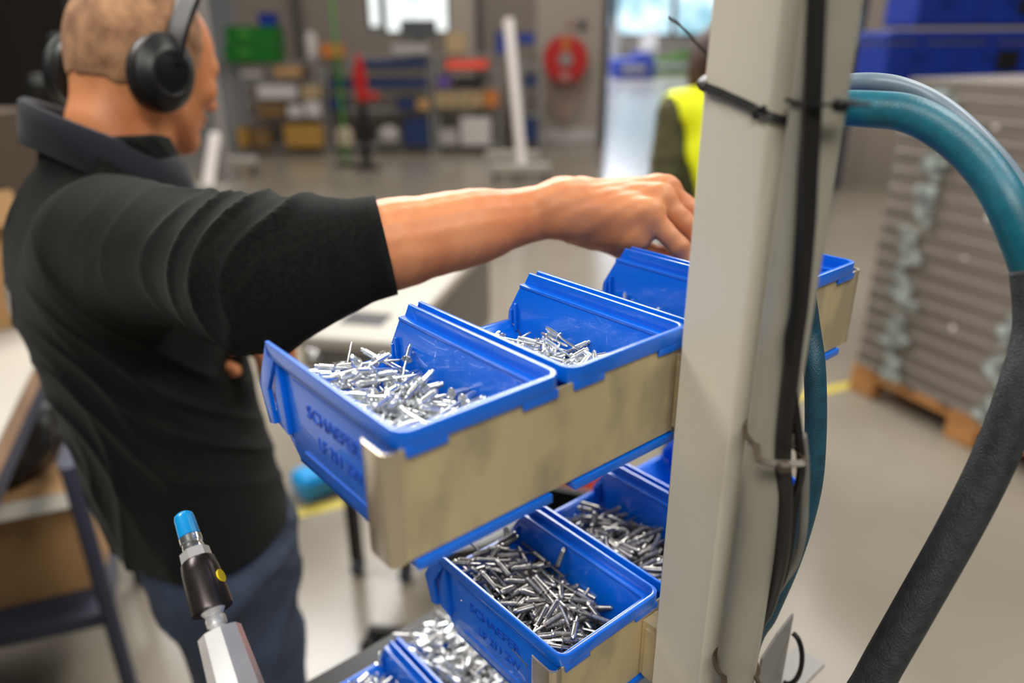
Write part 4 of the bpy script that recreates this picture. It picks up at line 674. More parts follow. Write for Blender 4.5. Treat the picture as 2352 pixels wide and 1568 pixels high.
def place(pile, pin, slv, org, dz, n_ind, nm, label, group, spin=False, m='zinc', keep=None):
    lst = sorted(pile, key=lambda r: -(r[2]-.13*r[1]*0))
    mats = []
    for r in lst:
        x, y, z = (r[0]/1e4, r[1]/1e4, r[2]/1e4); q = Quaternion([v/500 for v in r[3:7]]).normalized(); M4 = Matrix.Translation((x, y, z)) @ q.to_matrix().to_4x4()
        if spin: M4 = Matrix.Translation((.090, .140, 0)) @ Matrix.Rotation(math.pi, 4, 'Z') @ M4
        M4 = Matrix.Translation(org+Vector((.0050, .0050, dz))) @ M4
        rp = M4.translation-org
        e1_ = M4 @ Vector((0, 0, -.018))-org; e2_ = M4 @ Vector((0, 0, .0265))-org
        if not all(.0066 < q_.x < W-.0066 and .0060 < q_.y < .123+max(q_.z, 0)*1.1 for q_ in (rp, e1_, e2_)): continue
        mats.append(M4)
    first = None
    for i, M4 in enumerate(mats[:n_ind]):
        o = bpy.data.objects.new(nm, pin); COL.objects.link(o); o.matrix_world = M4; tag(o, label, 'rivet', group)
        s = bpy.data.objects.new('sleeve', slv); COL.objects.link(s); s.parent = o
    V = []; F = []; k = 0
    for M4 in mats[n_ind:]:
        for me in (pin, slv):
            V += [tuple(M4 @ v.co) for v in me.vertices]; F += [[i+k for i in p.vertices] for p in me.polygons]; k = len(V)
    # the dense heap below the top layers: an uneven floor of metal
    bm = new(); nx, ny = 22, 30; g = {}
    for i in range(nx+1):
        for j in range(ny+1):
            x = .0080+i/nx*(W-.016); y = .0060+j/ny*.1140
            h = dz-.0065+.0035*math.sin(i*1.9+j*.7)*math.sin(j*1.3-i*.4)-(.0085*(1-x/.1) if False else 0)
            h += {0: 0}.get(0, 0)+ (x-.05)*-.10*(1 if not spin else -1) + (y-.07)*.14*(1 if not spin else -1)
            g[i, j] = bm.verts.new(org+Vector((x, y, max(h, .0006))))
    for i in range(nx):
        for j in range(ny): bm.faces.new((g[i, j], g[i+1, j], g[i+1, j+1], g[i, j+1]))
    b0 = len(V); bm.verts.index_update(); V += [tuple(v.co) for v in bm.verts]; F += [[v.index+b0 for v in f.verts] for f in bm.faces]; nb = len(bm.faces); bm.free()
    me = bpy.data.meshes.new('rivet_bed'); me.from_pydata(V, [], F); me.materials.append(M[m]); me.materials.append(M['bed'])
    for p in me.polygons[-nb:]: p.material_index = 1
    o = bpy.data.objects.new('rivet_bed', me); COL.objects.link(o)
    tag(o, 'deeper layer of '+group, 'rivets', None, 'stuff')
place(PF, PIN_F, SLV_F, BINS['u0'].location, .022, 165, 'blind_rivet', 'bright thin blind rivet in the heap of the nearest upper bin', 'bright rivets in the nearest upper bin')
place(PF, PIN_F, SLV_F, BINS['u1'].location, .019, 115, 'blind_rivet', 'bright blind rivet in the second bin of the upper rack', 'bright rivets in the second upper bin', True)
place(PF, PIN_F, SLV_F, BINS['u2'].location, .012, 40, 'blind_rivet', 'bright blind rivet left in the third bin of the upper rack', 'bright rivets in the third upper bin')
place(PG, PIN_G, SLV_G, BINS['m0'].location, .029, 165, 'grooved_rivet', 'dull grooved rivet in the near bin of the middle rack', 'grooved rivets in the near middle bin', False, 'dull')
place(PG, PIN_G, SLV_G, BINS['m1'].location, .022, 90, 'grooved_rivet', 'dull grooved rivet in the second bin of the middle rack', 'grooved rivets in the second middle bin', True, 'dull')
place(PF, PIN_G, rmesh('sleeve', [(.0026, .0030), (.0034, .0030), (.0036, .0021), (.0195, .0021), (.0205, .0016), (.0211, .0010)], 'zinc', 10), BINS['l1'].location, .034, 60, 'short_rivet', 'blurred bright rivet in the lowest bin under the middle rack', 'bright rivets in the lowest filled bin', False, 'zinc')
place(PF, PIN_G, SLV_F, BINS['l0'].location, .030, 20, 'short_rivet', 'blurred rivet in the bin at the bottom edge', 'rivets in the bottom edge bin', True, 'zinc')
# ---- power driver at the lower left
T0 = Vector((-.049, .187, 1.381)); td = Vector((-.013, -.118, -.082)).normalized()
t = thing('power_driver', 'nut driver with light blue tip, dark sleeve with yellow dot and silver body', 'power tool', T0)
Q = td.to_track_quat('Z', 'Y').to_matrix().to_4x4()
def lathe(name, prof, m, n=28, smooth=True, parent=None):
    bm = new(); rev(bm, prof, n); bmesh.ops.transform(bm, matrix=Q, verts=bm.verts); return obj(name, bm, m, parent or t, None, smooth)
lathe('blue_tip', [(0, .0035), (.0015, .0055), (.004, .0062), (.0165, .0066), (.0168, .0060)], 'tipblue')
lathe('chrome_ring', [(.0168, .0064), (.0172, .0068), (.0212, .0068), (.0215, .0062), (.0230, .0062), (.0240, .0066), (.0262, .0066)], 'steel')
lathe('hex_collar', [(.0262, .0070), (.0266, .0088), (.0330, .0092), (.0335, .0080)], 'alu', 6, False)
sl = lathe('dark_sleeve', [(.0330, .0088), (.0345, .0102), (.042, .0112), (.064, .0122), (.0665, .0120), (.0670, .0095)], 'gunmetal')
lathe('neck', [(.0665, .0075), (.070, .0052), (.072, .0060), (.076, .0060), (.077, .0045), (.080, .0050)], 'alu', 20)
lathe('silver_body', [(.0795, .0100), (.0805, .0125), (.150, .0165), (.190, .0165), (.195, .012)], 'alu', 8, False)
lathe('black_grip', [(.193, .015), (.2, .019), (.30, .019), (.31, .013)], 'rubber')
side = Q.to_3x3() @ Vector((1, 0, 0)); toC = (CAM-(T0+td*.05)); toC = (toC-td*toC.dot(td)).normalized(); ri = toC.cross(td).normalized()
if ri.dot(_r) < 0: ri = -ri
nrm_ = (toC*.48+ri*.88).normalized(); c = td*.050+nrm_*.01145; bm = new(); q2 = nrm_.to_track_quat('Z', 'Y').to_matrix()
cyl(bm, c-nrm_*.0006, c+nrm_*.0005, .0042, n=24); obj('yellow_dot', bm, 'yellow', sl)
e = T0+td*.31; bm = new(); tube(bm, [e-T0, e-T0+td*.05, Vector((-.04, -.25, -.6)), Vector((-.1, -.3, -1.37))], .006, 12); obj('air_line', bm, 'rubber', t, None, True)
# grey bracket low behind the post
t = thing('angle_bracket', 'grey sheet metal bracket with a black wire loop low behind the conduit', 'bracket', (.33, -.02, 0))
bm = new(); prism(bm, [(-.028, 1.10), (.022, 1.10), (.022, 1.212), (.0, 1.204), (-.020, 1.190)], 1, -.012, -.010); obj('plate', bm, 'rackgrey', t)
bm = new(); bx(bm, (.02, .0, 1.105), (.16, .03, .004)); obj('foot_bar', bm, 'rackgrey', t)
bm = new(); tube(bm, [(.022+.0*k, -.014-.012*math.sin(k*math.pi/8), 1.165+.028*math.cos(k*math.pi/8)) for k in range(9)], .0022, 8, 3); obj('wire_loop', bm, 'black', t, None, True)
bm = new(); cyl(bm, (.02, 0, 0), (.02, 0, 1.104), .012, n=12); obj('rod', bm, 'rackgrey', t, None, True)

def lerp(a, b, k): return tuple(np.array(a)*(1-k)+np.array(b)*k)
# ================================================================== people
def np3(v): return np.array(v, np.float32)
def folds(P, dirs, warp, amp):
    s = np.zeros(len(P), np.float32); w1 = np.sin(P@np3(warp[0])+.7)+.7*np.sin(P@np3(warp[1])+1.9)
    for j, (d, wl, ph) in enumerate(dirs):
        k = np3(d); k = k/np.linalg.norm(k)*(2*np.pi/wl)
        r = np.abs(np.sin(.5*(P@k)+1.7*w1+ph)); msk = .5+.5*np.sin(P@np3((warp[1][2], warp[0][0], warp[0][1]))*1.3+2.3*j+ph)
        s += ((1-r)**1.7)*(msk if j else .35+.65*msk)
    return (.28-s)*amp
def frame(yaw, pitch):
    f = np.array([math.cos(yaw)*math.cos(pitch), math.sin(yaw)*math.cos(pitch), math.sin(pitch)]); l = np.array([-math.sin(yaw), math.cos(yaw), 0]); return f, l, np.cross(f, l)
def head_fn(hc, yaw, pitch, s=1.0, face=True):
    f, l, u = frame(yaw, pitch); B = np.stack([f, l, u]).astype(np.float32)
    def fn(P):
        q = (P-np3(hc))@B.T/s; qa = q.copy(); qa[:, 1] = np.abs(qa[:, 1])
        d = ell(q, (-.008, 0, .040), (.100, .078, .086)); d = smin(d, ell(q, (-.045, 0, .005), (.058, .066, .062)), .04)
        d = smin(d, ell(q, (.042, 0, -.015), (.058, .060, .092)), .04)
        d = smin(d, cone(qa, (.005, .050, -.050), (.072, .014, -.092), .020, .018), .03)
        d = smin(d, ell(q, (.084, 0, -.090), (.018, .020, .016)), .02)
        d = smin(d, cone(qa, (.088, .010, .030), (.078, .045, .026), .011, .010), .014)
        d = smin(d, ell(qa, (.072, .042, -.012), (.020, .016, .016)), .02)
        d = smax(d, -ell(qa, (.105, .031, .012), (.016, .017, .012)), .012)
        d = smin(d, ell(qa, (.084, .031, .011), (.012, .013, .0125)), .004)
        d = smin(d, cone(q, (.094, 0, .018), (.121, 0, -.020), .008, .0115), .010)
        d = smin(d, ell(qa, (.108, .011, -.025), (.011, .008, .008)), .006)
        d = smin(d, ell(q, (.098, 0, -.048), (.013, .024, .0065)), .005); d = smin(d, ell(q, (.096, 0, -.060), (.012, .021, .007)), .005)
        e = q-np3((0, 0, 0)); d = smin(d, ell(qa, (-.002, .080, .0), (.018, .010, .030)), .006)
        d = smin(d, cone(q, (-.030, 0, -.020), (-.045, 0, -.10), .055, .055), .04)
        return d*s
    return fn, B
# ---- the worker
t_ = R(-12); bf = np.array([math.cos(t_), math.sin(t_), 0]); bl = np.array([-math.sin(t_), math.cos(t_), 0])
HC = np.array([.158, .858, 1.630]); HS = .88; headf, HB = head_fn(HC, R(20), R(-21), HS)
S0 = np.array([.072, .785, 0.])
SHR, ELR, WRR = np.array([.030, .590, 1.462]), np.array([.080, .345, 1.479]), np.array([.318, .224, 1.520])
CUF = np.array([.166, .282, 1.496])
SHL, ELL_, WRL = S0+bl*.19+np.array([0, 0, 1.45]), np.array([.02, .95, 1.19]), np.array([.144, .739, 1.270])
def bodyf(P):
    q = P-S0.astype(np.float32); F = q@bf.astype(np.float32); Lq = q@bl.astype(np.float32); Z = P[:, 2]; Qb = np.stack([F, Lq, Z], 1).astype(np.float32)
    d = ell(Qb, (.012, 0, 1.25), (.080, .12, .22)); d = smin(d, ell(Qb, (.04, 0, 1.02), (.075, .115, .16)), .06)
    d = smin(d, cone(Qb, (.0, -.13, 1.42), (.0, .13, 1.42), .04, .04), .04)
    d = smin(d, cone(P, SHR, ELR, .042, .036), .03); d = smin(d, cone(P, ELR, lerp(ELR, WRR, .25), .034, .034), .02)
    d = smin(d, cone(P, SHL, ELL_, .045, .04), .04); d = smin(d, cone(P, ELL_, WRL, .036, .024), .02)
    for s in (-1, 1):
        d = smin(d, cone(Qb, (.048, s*.074, .92), (.058, s*.095, .50), .066, .052), .05); d = smin(d, cone(Qb, (.058, s*.095, .50), (.01, s*.12, .07), .052, .036), .02)
    d = smin(d, cone(Qb, (.005, 0, 1.40), (.02, .01, 1.56), .054, .050), .03)
    return d
person = thing('person', 'man in a dark sweatshirt and jeans, arm stretched out over the blue bins', 'person', (S0[0], S0[1], 0))
core = sdf_mesh(lambda P: np.maximum(bodyf(P), P[:, 2]-1.50), (-.15, .18, .05), (.40, 1.10, 1.60), .0065)
def hn(P):
    d = headf(P); d2 = cone(P, S0+np.array([.014, .005, 1.44]), HC-np.array([.034, -.004, .040]), .058, .053)
    d = smin(d, d2, .02); return np.maximum(d, 1.47-P[:, 2])
headm = sdf_mesh(hn, (-.02, .66, 1.46), (.33, 1.02, 1.79), .0026)
W_ = WRR; m5, p5, t5 = (.348, .148, 1.521), (.360, .122, 1.497), (.366, .112, 1.474)
m4, p4, t4 = (.372, .156, 1.530), (.386, .127, 1.505), (.384, .113, 1.478)
m3, p3, t3 = (.394, .168, 1.533), (.412, .136, 1.508), (.404, .118, 1.476)
m2, p2, t2 = (.406, .187, 1.531), (.430, .152, 1.508), (.420, .128, 1.479)
c1, m1, i1, t1 = (.336, .222, 1.502), (.368, .196, 1.483), (.390, .165, 1.473), (.402, .142, 1.463)
def handf(P):
    d = cone(P, ELR, lerp(ELR, WRR, .45), .037, .0355); d = smin(d, cone(P, lerp(ELR, WRR, .30), lerp(ELR, WRR, .70), .0365, .0285), .02)
    d = smin(d, cone(P, lerp(ELR, WRR, .62), lerp(ELR, WRR, 1.0), .0300, .0225), .02)
    wl = np.array(lerp(WRR, (0, 0, 0), 0)); off = np.array([.005, .014, .0]); d = smin(d, cone(P, WRR+off*.9, WRR-off*.9, .0205, .0205), .014)
    d = smin(d, cone(P, lerp(ELR, WRR, .93)+np.array([.0, -.012, .012]), lerp(ELR, WRR, .955)+np.array([.0, -.012, .013]), .012, .012), .012)
    palm = None
    for k, (m_, r1) in enumerate(((m5, .0140), (m4, .0138), (m3, .0140), (m2, .0138))):
        st = WRR+np.array([.004, .012, 0])*(k-1.5)*.75+np.array([.012, -.006, -.002]); c = cone(P, st, m_, .0205, r1); palm = c if palm is None else smin(palm, c, .012)
    palm = smin(palm, cone(P, WRR+np.array([.022, -.018, -.018]), np.array(m5)-np.array([.006, -.004, .018]), .0185, .0120), .010)   # little finger heel
    d = smin(d, palm, .018)
    for m_, p_, e_, r in ((m5, p5, t5, .0082), (m4, p4, t4, .0090), (m3, p3, t3, .0094), (m2, p2, t2, .0092)):
        md = np.array(lerp(p_, e_, .55))+np.array([.002, -.002, 0]); fg = cone(P, m_, p_, r*1.22, r*1.03); fg = smin(fg, cone(P, p_, md, r*1.02, r*.93), .003); fg = smin(fg, cone(P, md, e_, r*.93, r*.80), .003)
        fg = smin(fg, ell(P, np.array(m_)+np.array([0, 0, .0045]), (.0115, .0105, .0085)), .006)
        d = smin(d, fg, .0045)
    th = cone(P, c1, m1, .0165, .0120); th = smin(th, cone(P, m1, i1, .0118, .0100), .004); th = smin(th, cone(P, i1, t1, .0100, .0080), .004); d = smin(d, th, .010)
    for m_ in (m5, m4, m3): d = smin(d, cone(P, WRR+np.array([.02, -.006, .0165]), np.array(m_)+np.array([-.004, 0, .0070]), .0025, .003), .012)
    d = d+.00035*np.sin(P@np3((260, 190, 120)))*np.sin(P@np3((-120, 230, 200)))
    return d
handm = sdf_mesh(handf, (.02, .06, 1.41), (.46, .42, 1.58), .00145)
mesh_obj('body', [core, headm, handm], 'skin', person)
# shirt
C1 = np.array(lerp(ELR, WRR, .40))
adir = (ELR-SHR)/np.linalg.norm(ELR-SHR); fdir = (WRR-ELR)/np.linalg.norm(WRR-ELR)
def shirtf(P):
    q = P-S0.astype(np.float32); F = q@bf.astype(np.float32); Lq = q@bl.astype(np.float32); Z = P[:, 2]; Qb = np.stack([F, Lq, Z], 1).astype(np.float32)
    Q2 = Qb.copy(); Q2[:, 0] -= (1.45-Z)*.112-.022; Q2[:, 1] *= .72
    d = cone(Q2, (0, 0, .90), (0, 0, 1.34), .127, .126)
    d = smin(d, cone(Qb, (-.022, -.15, 1.435), (-.022, .14, 1.445), .066, .068), .08)
    d = smin(d, cone(Qb, (-.005, 0, 1.44), (.010, 0, 1.535), .095, .074), .05)
    up = cone(P, SHR, ELR, .074, .057); up = smin(up, cone(P, ELR+np.array([.0, .0, -.006]), lerp(ELR, C1, .55), .056, .047), .045); up = smin(up, cone(P, lerp(ELR, C1, .4), C1, .0465, .0405), .02)
    lf = smin(cone(P, SHL, ELL_, .075, .056), cone(P, ELL_, lerp(ELL_, WRL, .75), .054, .036), .03)
    # creases: slanting bands on the torso, cross folds around the elbow
    along = np.clip((P-ELR.astype(np.float32))@fdir.astype(np.float32), -.4, .4)
    wa = np.exp(-(along/.10)**2)
    fo = folds(P, [((.55, -.75, .25), .042, .3), ((.85, -.2, -.35), .055, 1.9)], [(17, 9, 24), (-20, 27, 8)], .0065)
    up = up+fo*wa
    ft = folds(P, [((.75, -.62, .25), .070, .4), ((.8, -.3, .75), .060, 2.2)], [(11, 8, 15), (-14, 17, 7)], .0055)
    d = d+ft; d = smin(d, up, .055); d = smin(d, lf, .05)
    d = np.maximum(d, 1.0-Z); d = np.maximum(d, (P-C1.astype(np.float32))@fdir.astype(np.float32))*1.0
    # neck opening
    nk = cone(P, S0+np.array([.010, .006, 1.45]), S0+np.array([.04, .01, 1.66]), .062, .066); d = smax(d, -nk, .006)
    d = smax(d, Z-1.560, .01)
    return d*.85
p, F_ = sdf_mesh(shirtf, (-.20, .14, .97), (.36, 1.16, 1.60), .0030)
shirt = mesh_obj('sweatshirt', [(p, F_)], 'shirt', person)
# cuff band and collar
bm = new(); ax = fdir; s0 = C1-ax*.052; pts = [Vector(s0+ax*(.054*k/6)) for k in range(7)]
ref = Vector((0, 0, 1)); X = Vector(ax).cross(ref).normalized(); Y = Vector(ax).cross(X)
rings = []
for k, (pp, rr) in enumerate(zip(pts, (.0470, .0474, .0466, .0458, .0450, .0443, .0436))):
    rings.append([bm.verts.new(pp+X*rr*math.cos(a)+Y*rr*math.sin(a)) for a in [2*math.pi*i/40 for i in range(40)]])
rr = .0385; rings.append([bm.verts.new(pts[-1]+X*rr*math.cos(a)+Y*rr*math.sin(a)) for a in [2*math.pi*i/40 for i in range(40)]])
for i in range(len(rings)-1):
    for k in range(40): bm.faces.new((rings[i][k], rings[i][(k+1) % 40], rings[i+1][(k+1) % 40], rings[i+1][k]))
o = obj('cuff', bm, 'shirt', shirt, None, 'all'); 
bm = new(); nC = S0+np.array([.012, .012, 0]); rows = []
for i in range(41):
    a = R(-152+i*304/40); c_, s_ = math.cos(a), math.sin(a)       # a = 0 at the nape
    dv = -bf*c_+bl*s_*-1; fr = (1-c_)/2
    zt = 1.600-.080*fr; wob = .003*math.sin(i*.9)
    prof = [(.070, zt-.050), (.074, zt-.012), (.080, zt+.002), (.085, zt), (.089, zt-.012), (.094+wob+.016*fr, zt-.044-.030*fr**2), (.091+.014*fr, zt-.046-.030*fr**2), (.084, zt-.018), (.076, zt-.050)]
    rows.append([bm.verts.new(Vector((nC[0]+dv[0]*r*(1.02), nC[1]+dv[1]*r*(1.0), z))) for r, z in prof])
for i in range(40):
    for k in range(9): bm.faces.new((rows[i][k], rows[i+1][k], rows[i+1][(k+1) % 9], rows[i][(k+1) % 9]))
bm.faces.new(rows[0]); bm.faces.new(rows[-1][::-1])
obj('collar', bm, 'collar', shirt, None, 'all')
# print on the back
from mathutils.bvhtree import BVHTree
bv = BVHTree.FromPolygons([tuple(v) for v in p], F_)
def onback(name, m, cells, par):
    bm = new()
    for a, z, w, h in cells:
        vs = []
        for da, dz in ((-w, -h), (0, -h), (w, -h), (w, h), (0, h), (-w, h)):
            q = S0+bl*(a+da)*1.0; org = Vector((q[0]-bf[0]*.4, q[1]-bf[1]*.4, z+dz)); hit = bv.ray_cast(org, Vector(bf))
            if hit[0] is None: vs = None; break
            vs.append(bm.verts.new(hit[0]+hit[1]*(-.0015 if hit[1].dot(Vector(bf)) > 0 else .0015)))
        if vs: bm.faces.new(vs)
    return obj(name, bm, m, par)
rnd = random.Random(4)
cells = []; a = -.055
while a < .16: w = rnd.choice((.006, .008, .005)); cells.append((a, 1.375, w, .015)); a += w*2+.004
onback('back_print', 'print', cells+[(-.05+.02*k, 1.342, .007, .005) for k in range(9)], shirt)
onback('back_print', 'printo', [(.172, 1.375, .008, .015)], shirt)
# jeans, shoes
def jeansf(P):
    q = P-S0.astype(np.float32); F = q@bf.astype(np.float32); Lq = q@bl.astype(np.float32); Z = P[:, 2]; Qb = np.stack([F, Lq, Z], 1).astype(np.float32)
    d = ell(Qb, (.045, 0, .96), (.118, .150, .16))
    for s in (-1, 1):
        d = smin(d, cone(Qb, (.048, s*.074, .92), (.058, s*.095, .50), .092, .076), .05); d = smin(d, cone(Qb, (.058, s*.095, .50), (.02, s*.12, .07), .075, .062), .02)
    d = d+folds(P, [((.3, .3, 1), .11, .5), ((-.6, .2, .8), .075, 1.7)], [(9, 7, 12), (-11, 14, 6)], .009)
    return smax(smax(d, Z-1.03, .01), .06-Z, .01)*.85
jeans = mesh_obj('jeans', [sdf_mesh(jeansf, (-.20, .40, .04), (.36, 1.12, 1.05), .0055)], 'jeans', person)
for s in (-1, 1):
    b0 = S0+bl*s*.12
    sh = sdf_mesh(lambda P: np.maximum(smin(cone(P, (*(b0-bf*.05)[:2], .045), (*(b0+bf*.16)[:2], .035), .048, .040), cone(P, (*(b0-bf*.03)[:2], .05), (*(b0-bf*.03)[:2], .11), .045, .045), .03), -P[:, 2]+.002), tuple(b0-np.array([.12, .10, 0])), tuple(b0+np.array([.24, .12, .17])), .006)
    mesh_obj('shoe', [sh], 'rubber', person)
# left hand
LH = []
ld = (WRL-ELL_)/np.linalg.norm(WRL-ELL_); lw = np.cross(ld, [0, 0, 1]); lw /= np.linalg.norm(lw)
def lhf(P):
    d = cone(P, WRL-ld*.07, WRL, .028, .023)
    for k in range(4):
        st = WRL+lw*(k-1.5)*.014; mm = WRL+ld*.085+lw*(k-1.5)*.020; pp = mm+ld*.03+np.array([0, 0, -.02]); ee = pp+np.array([0, 0, -.035])
        d = smin(d, cone(P, st, mm, .017, .012), .010); d = smin(d, smin(cone(P, mm, pp, .0105, .009), cone(P, pp, ee, .009, .0075), .003), .004)
    d = smin(d, smin(cone(P, WRL+lw*.02, WRL+ld*.05+lw*.045+np.array([0, 0, -.015]), .014, .011), cone(P, WRL+ld*.05+lw*.045+np.array([0, 0, -.015]), WRL+ld*.085+lw*.05+np.array([0, 0, -.03]), .011, .009), .004), .01)
    return d
lm = sdf_mesh(lhf, tuple(WRL-.14), tuple(WRL+.17), .0026)
bo = [c for c in person.children if c.name.startswith('body')][0]
bmj = bmesh.new(); bmj.from_mesh(bo.data); tmp = bpy.data.meshes.new('tmp'); tmp.from_pydata(lm[0].tolist(), [], lm[1]); tmp.polygons.foreach_set('use_smooth', [True]*len(tmp.polygons)); bmj.from_mesh(tmp); bmj.to_mesh(bo.data); bmj.free()
# cropped hair
def hairf(P):
    q = (P-HC.astype(np.float32))@HB.T/HS; n = .004*np.sin(q@np3((140, 60, 90)))*np.sin(q@np3((-70, 120, 150)))
    pl = q[:, 0]*.60-q[:, 2]*.80-.030+n; pl2 = -.092-q[:, 2]+n-.0*q[:, 0]
    pl3 = q[:, 0]-.036+n
    return smax(smax(smax(headf(P)-.0022, pl, .004), pl3, .004), -.045-q[:, 2]+n, .004)
mesh_obj('hair', [sdf_mesh(hairf, (.0, .70, 1.52), (.31, 1.01, 1.79), .0026)], 'hair', person)
# ---- headphones
Hf, Hl, Hu = [Vector(v) for v in HB]; hcv = Vector(HC)
HS2 = 1.06
hp = thing('headphones', 'black over ear headphones worn by the man', 'headphones', hcv)
def cup(side):
    n = (Hl*side+(-Hf)*.10+Vector((0, 0, .04))).normalized(); up = (Hu-n*Hu.dot(n)).normalized(); fw = up.cross(n); c = Hl*side*.0755+Hf*(-.037)+Hu*(-.020)
    def rings(prof, name, m, parent, cx=0, cy=0):
        bm = new(); rr = []
        for h, a, b, ox, oy in prof: rr.append([bm.verts.new(c+n*h+fw*(a*1.04*math.cos(t)+ox)+up*(b*1.04*math.sin(t)+oy)) for t in [2*math.pi*k/40 for k in range(40)]])
        for i in range(len(rr)-1):
            for k in range(40): bm.faces.new((rr[i][k], rr[i][(k+1) % 40], rr[i+1][(k+1) % 40], rr[i+1][k]))
        bm.faces.new(rr[0][::-1]); bm.faces.new(rr[-1]); return obj(name, bm, m, parent, None, True)
    rings([(-.004, .030, .038, 0, 0), (.0, .035, .045, 0, 0), (.012, .036, .046, 0, 0), (.016, .034, .044, 0, 0)], 'ear_pad', 'rubber', hp)
    cu = rings([(.015, .034, .044, 0, 0), (.018, .0365, .0465, 0, 0), (.026, .036, .045, 0, 0), (.032, .030, .038, 0, -.001), (.038, .0255, .030, 0, -.002), (.040, .0225, .0255, 0, -.002)], 'ear_cup', 'black', hp)
    rings([(.0395, .0215, .0245, 0, -.002), (.0405, .0215, .0245, 0, -.002), (.0400, .0205, .0235, 0, -.002)], 'cap', 'rubber', cu)
    return n, c
nR, cR = cup(-1); nL, cL = cup(1)
bm = new(); bp = []
for k in range(25):
    a = R(-12+k*204/24); bp.append(-Hl*math.cos(a)*.093+Hu*(.040+math.sin(a)*.086)+Hf*(-.028+.034*max(math.sin(a), 0)))
sweep(bm, bp, [(-.0155, -.0035), (.0155, -.0035), (.017, 0), (.0155, .0035), (-.0155, .0035), (-.017, 0)], up=tuple(Hf)); band = obj('headband', bm, 'black', hp, None, True)
for s, n_, c_ in ((-1, nR, cR), (1, nL, cL)):
    bm = new(); sweep(bm, spline([c_+n_*.028+Hu*.012+Hf*.004, c_+n_*.027+Hu*.044+Hf*.006, Hl*s*.0965+Hu*.060+Hf*(-.024), Hl*s*.097+Hu*.080+Hf*(-.018)], 4), [(-.0165, -.003), (.0165, -.003), (.0165, .003), (-.0165, .003)], up=tuple(Hf)); obj('yoke', bm, 'black', hp, None, True)
n_ = -Hl; X_ = (Hu*.97+Hf*.22).normalized(); Y_ = n_.cross(X_).normalized(); X_ = Y_.cross(n_).normalized()
mx = Matrix(((X_.x, Y_.x, n_.x, 0), (X_.y, Y_.y, n_.y, 0), (X_.z, Y_.z, n_.z, 0), (0, 0, 0, 1)))
text('lettering', 'SONY', .0095, 'greywire', hp, Matrix.Translation(-Hl*.1003+Hu*.056+Hf*(-.016)) @ mx, .0003)
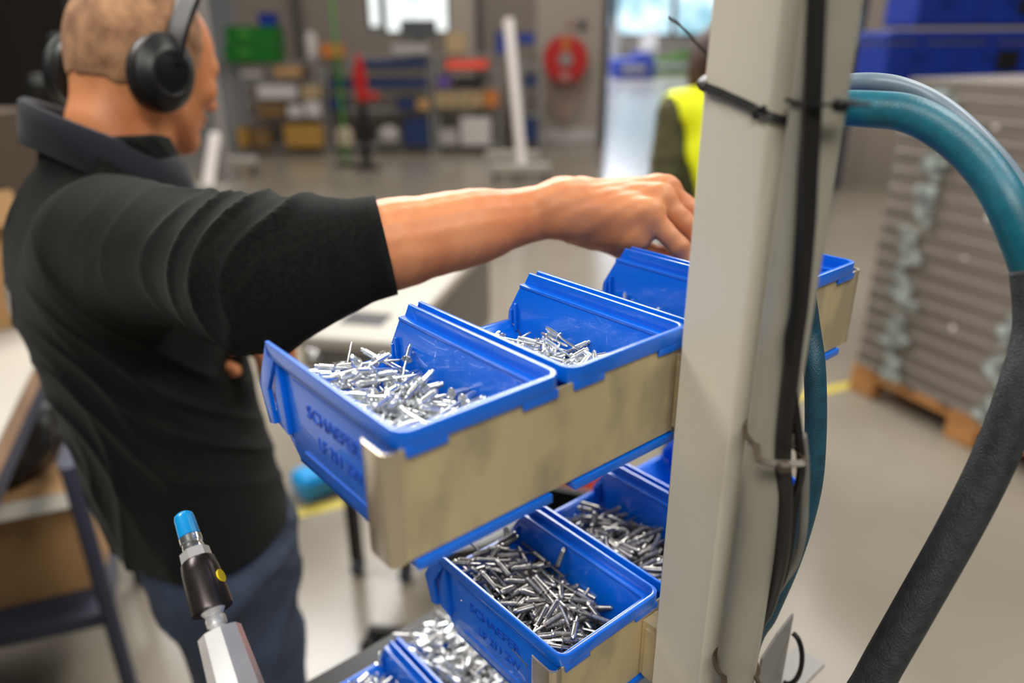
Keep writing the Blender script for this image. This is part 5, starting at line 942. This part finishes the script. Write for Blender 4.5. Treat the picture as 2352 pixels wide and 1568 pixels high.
# ---- background people
def figure(name_label, a, b, yaw, top, trousers, hairm, hgt=1.0, vest=False, longhair=False):
    P0 = np.array(G(a, b)); f = np.array([math.cos(yaw), math.sin(yaw), 0]); l = np.array([-math.sin(yaw), math.cos(yaw), 0]); T = np.stack([f, l, [0, 0, 1]]).astype(np.float32)
    loc = lambda P: ((P-P0.astype(np.float32))@T.T)/hgt
    hf_, _ = head_fn(P0+np.array([0, 0, 1.60])*hgt+f*.02, yaw, R(-12), hgt)
    def arms(q, r, cut):
        d = None
        for s in (-1, 1):
            sh, el_, wr = (0, s*.185, 1.42), (.02, s*.235, 1.12), (.16, s*.19, .95)
            k = smin(cone(q, sh, el_, .052+r, .040+r), cone(q, el_, lerp(el_, wr, cut), .038+r, .028+r), .02); d = k if d is None else np.minimum(d, k)
        return d
    def skinf(P):
        q = loc(P); d = smin(ell(q, (0, 0, 1.22), (.10, .15, .26)), arms(q, -.004, 1.0), .03); d = smin(d, ell(q, (0, 0, .95), (.1, .14, .12)), .05)
        for s in (-1, 1):
            d = smin(d, cone(q, (0, s*.08, .9), (.0, s*.1, .08), .07, .04), .03); d = smin(d, ell(q, (.19, s*.185, .915), (.035, .03, .045)), .02)
        d = smin(d, cone(q, (0, 0, 1.42), (.01, 0, 1.56), .055, .055), .03); return np.minimum(d*hgt, hf_(P))
    lo = P0-np.array([.36, .36, 0]); hi = P0+np.array([.36, .36, 1.80*hgt])
    pr = thing('person', name_label, 'person', P0)
    mesh_obj('body', [sdf_mesh(skinf, lo, hi, .009)], 'skin', pr)
    def topf(P):
        q = loc(P); d = smin(ell(q, (0, 0, 1.22), (.13, .18, .28)), cone(q, (0, -.13, 1.42), (0, .13, 1.42), .065, .065), .06); d = smin(d, arms(q, .012, .8), .03)
        d = d+folds(P, [((.3, .3, 1), .09, .5)], [(9, 7, 12), (-11, 14, 6)], .006); return smax(smax(d, .98-q[:, 2], .01), q[:, 2]-1.50, .01)*hgt
    mesh_obj('sweater', [sdf_mesh(topf, lo, hi, .008)], top, pr)
    def trf(P):
        q = loc(P); d = ell(q, (0, 0, .95), (.125, .16, .14))
        for s in (-1, 1): d = smin(d, cone(q, (0, s*.08, .9), (.0, s*.1, .08), .095, .06), .03)
        return smax(smax(d, q[:, 2]-1.02, .01), .06-q[:, 2], .01)*hgt
    mesh_obj('trousers', [sdf_mesh(trf, lo, hi, .010)], trousers, pr)
    for s in (-1, 1):
        c = P0+l*s*.1*hgt; mesh_obj('shoe', [sdf_mesh(lambda P: np.maximum(cone(P, (*(c-f*.05)[:2], .045), (*(c+f*.15)[:2], .035), .045, .038), -P[:, 2]+.002), tuple(c-np.array([.2, .2, 0])), tuple(c+np.array([.25, .25, .14])), .008)], 'rubber', pr)
    def hrf(P):
        q = loc(P)-np3((.02, 0, 1.60)); d = hf_(P)-.010; k = smax(d, q[:, 0]*.75-q[:, 2]*.66-.03, .01)
        if longhair: k = smin(k, cone(q, (-.09, 0, .03), (-.11, 0, -.26), .055, .03)*hgt, .03); k = smin(k, smax(ell(q, (-.03, 0, -.03), (.10, .10, .14)), q[:, 0]-.02, .01), .02)
        else: k = smax(k, -.06-q[:, 2], .01)
        return k
    mesh_obj('hair', [sdf_mesh(hrf, lo+np.array([0, 0, 1.2]), hi, .008)], hairm, pr)
    if vest:
        def vf(P):
            q = loc(P); d = smin(ell(q, (0, 0, 1.22), (.155, .205, .29)), cone(q, (0, -.16, 1.42), (0, .16, 1.42), .084, .084), .06)
            d = smax(d, np.abs(q[:, 1])-(.225-.13*np.clip((1.45-q[:, 2])/.4, 0, 1)), .01); d = smax(d, .80-q[:, 2], .01); d = smax(d, q[:, 2]-1.52, .01)
            d = smax(d, -cone(q, (.03, 0, 1.40), (.03, 0, 1.7), .07, .10), .01); d = smax(d, -(topf(P)/hgt-.004), .004); return d*hgt
        mesh_obj('safety_vest', [sdf_mesh(vf, lo, hi, .008)], 'hivis', pr)
    return pr
figure('person in an olive sweater and bright yellow safety vest, half hidden behind the post', .775, 2.95, YAW+R(205), 'olive', 'castor', 'brownhair', .99, True, True)
figure('distant person in black clothes in the dark corner behind the man', -3.02, 5.3, YAW+R(25), 'rubber', 'castor', 'black', .99)
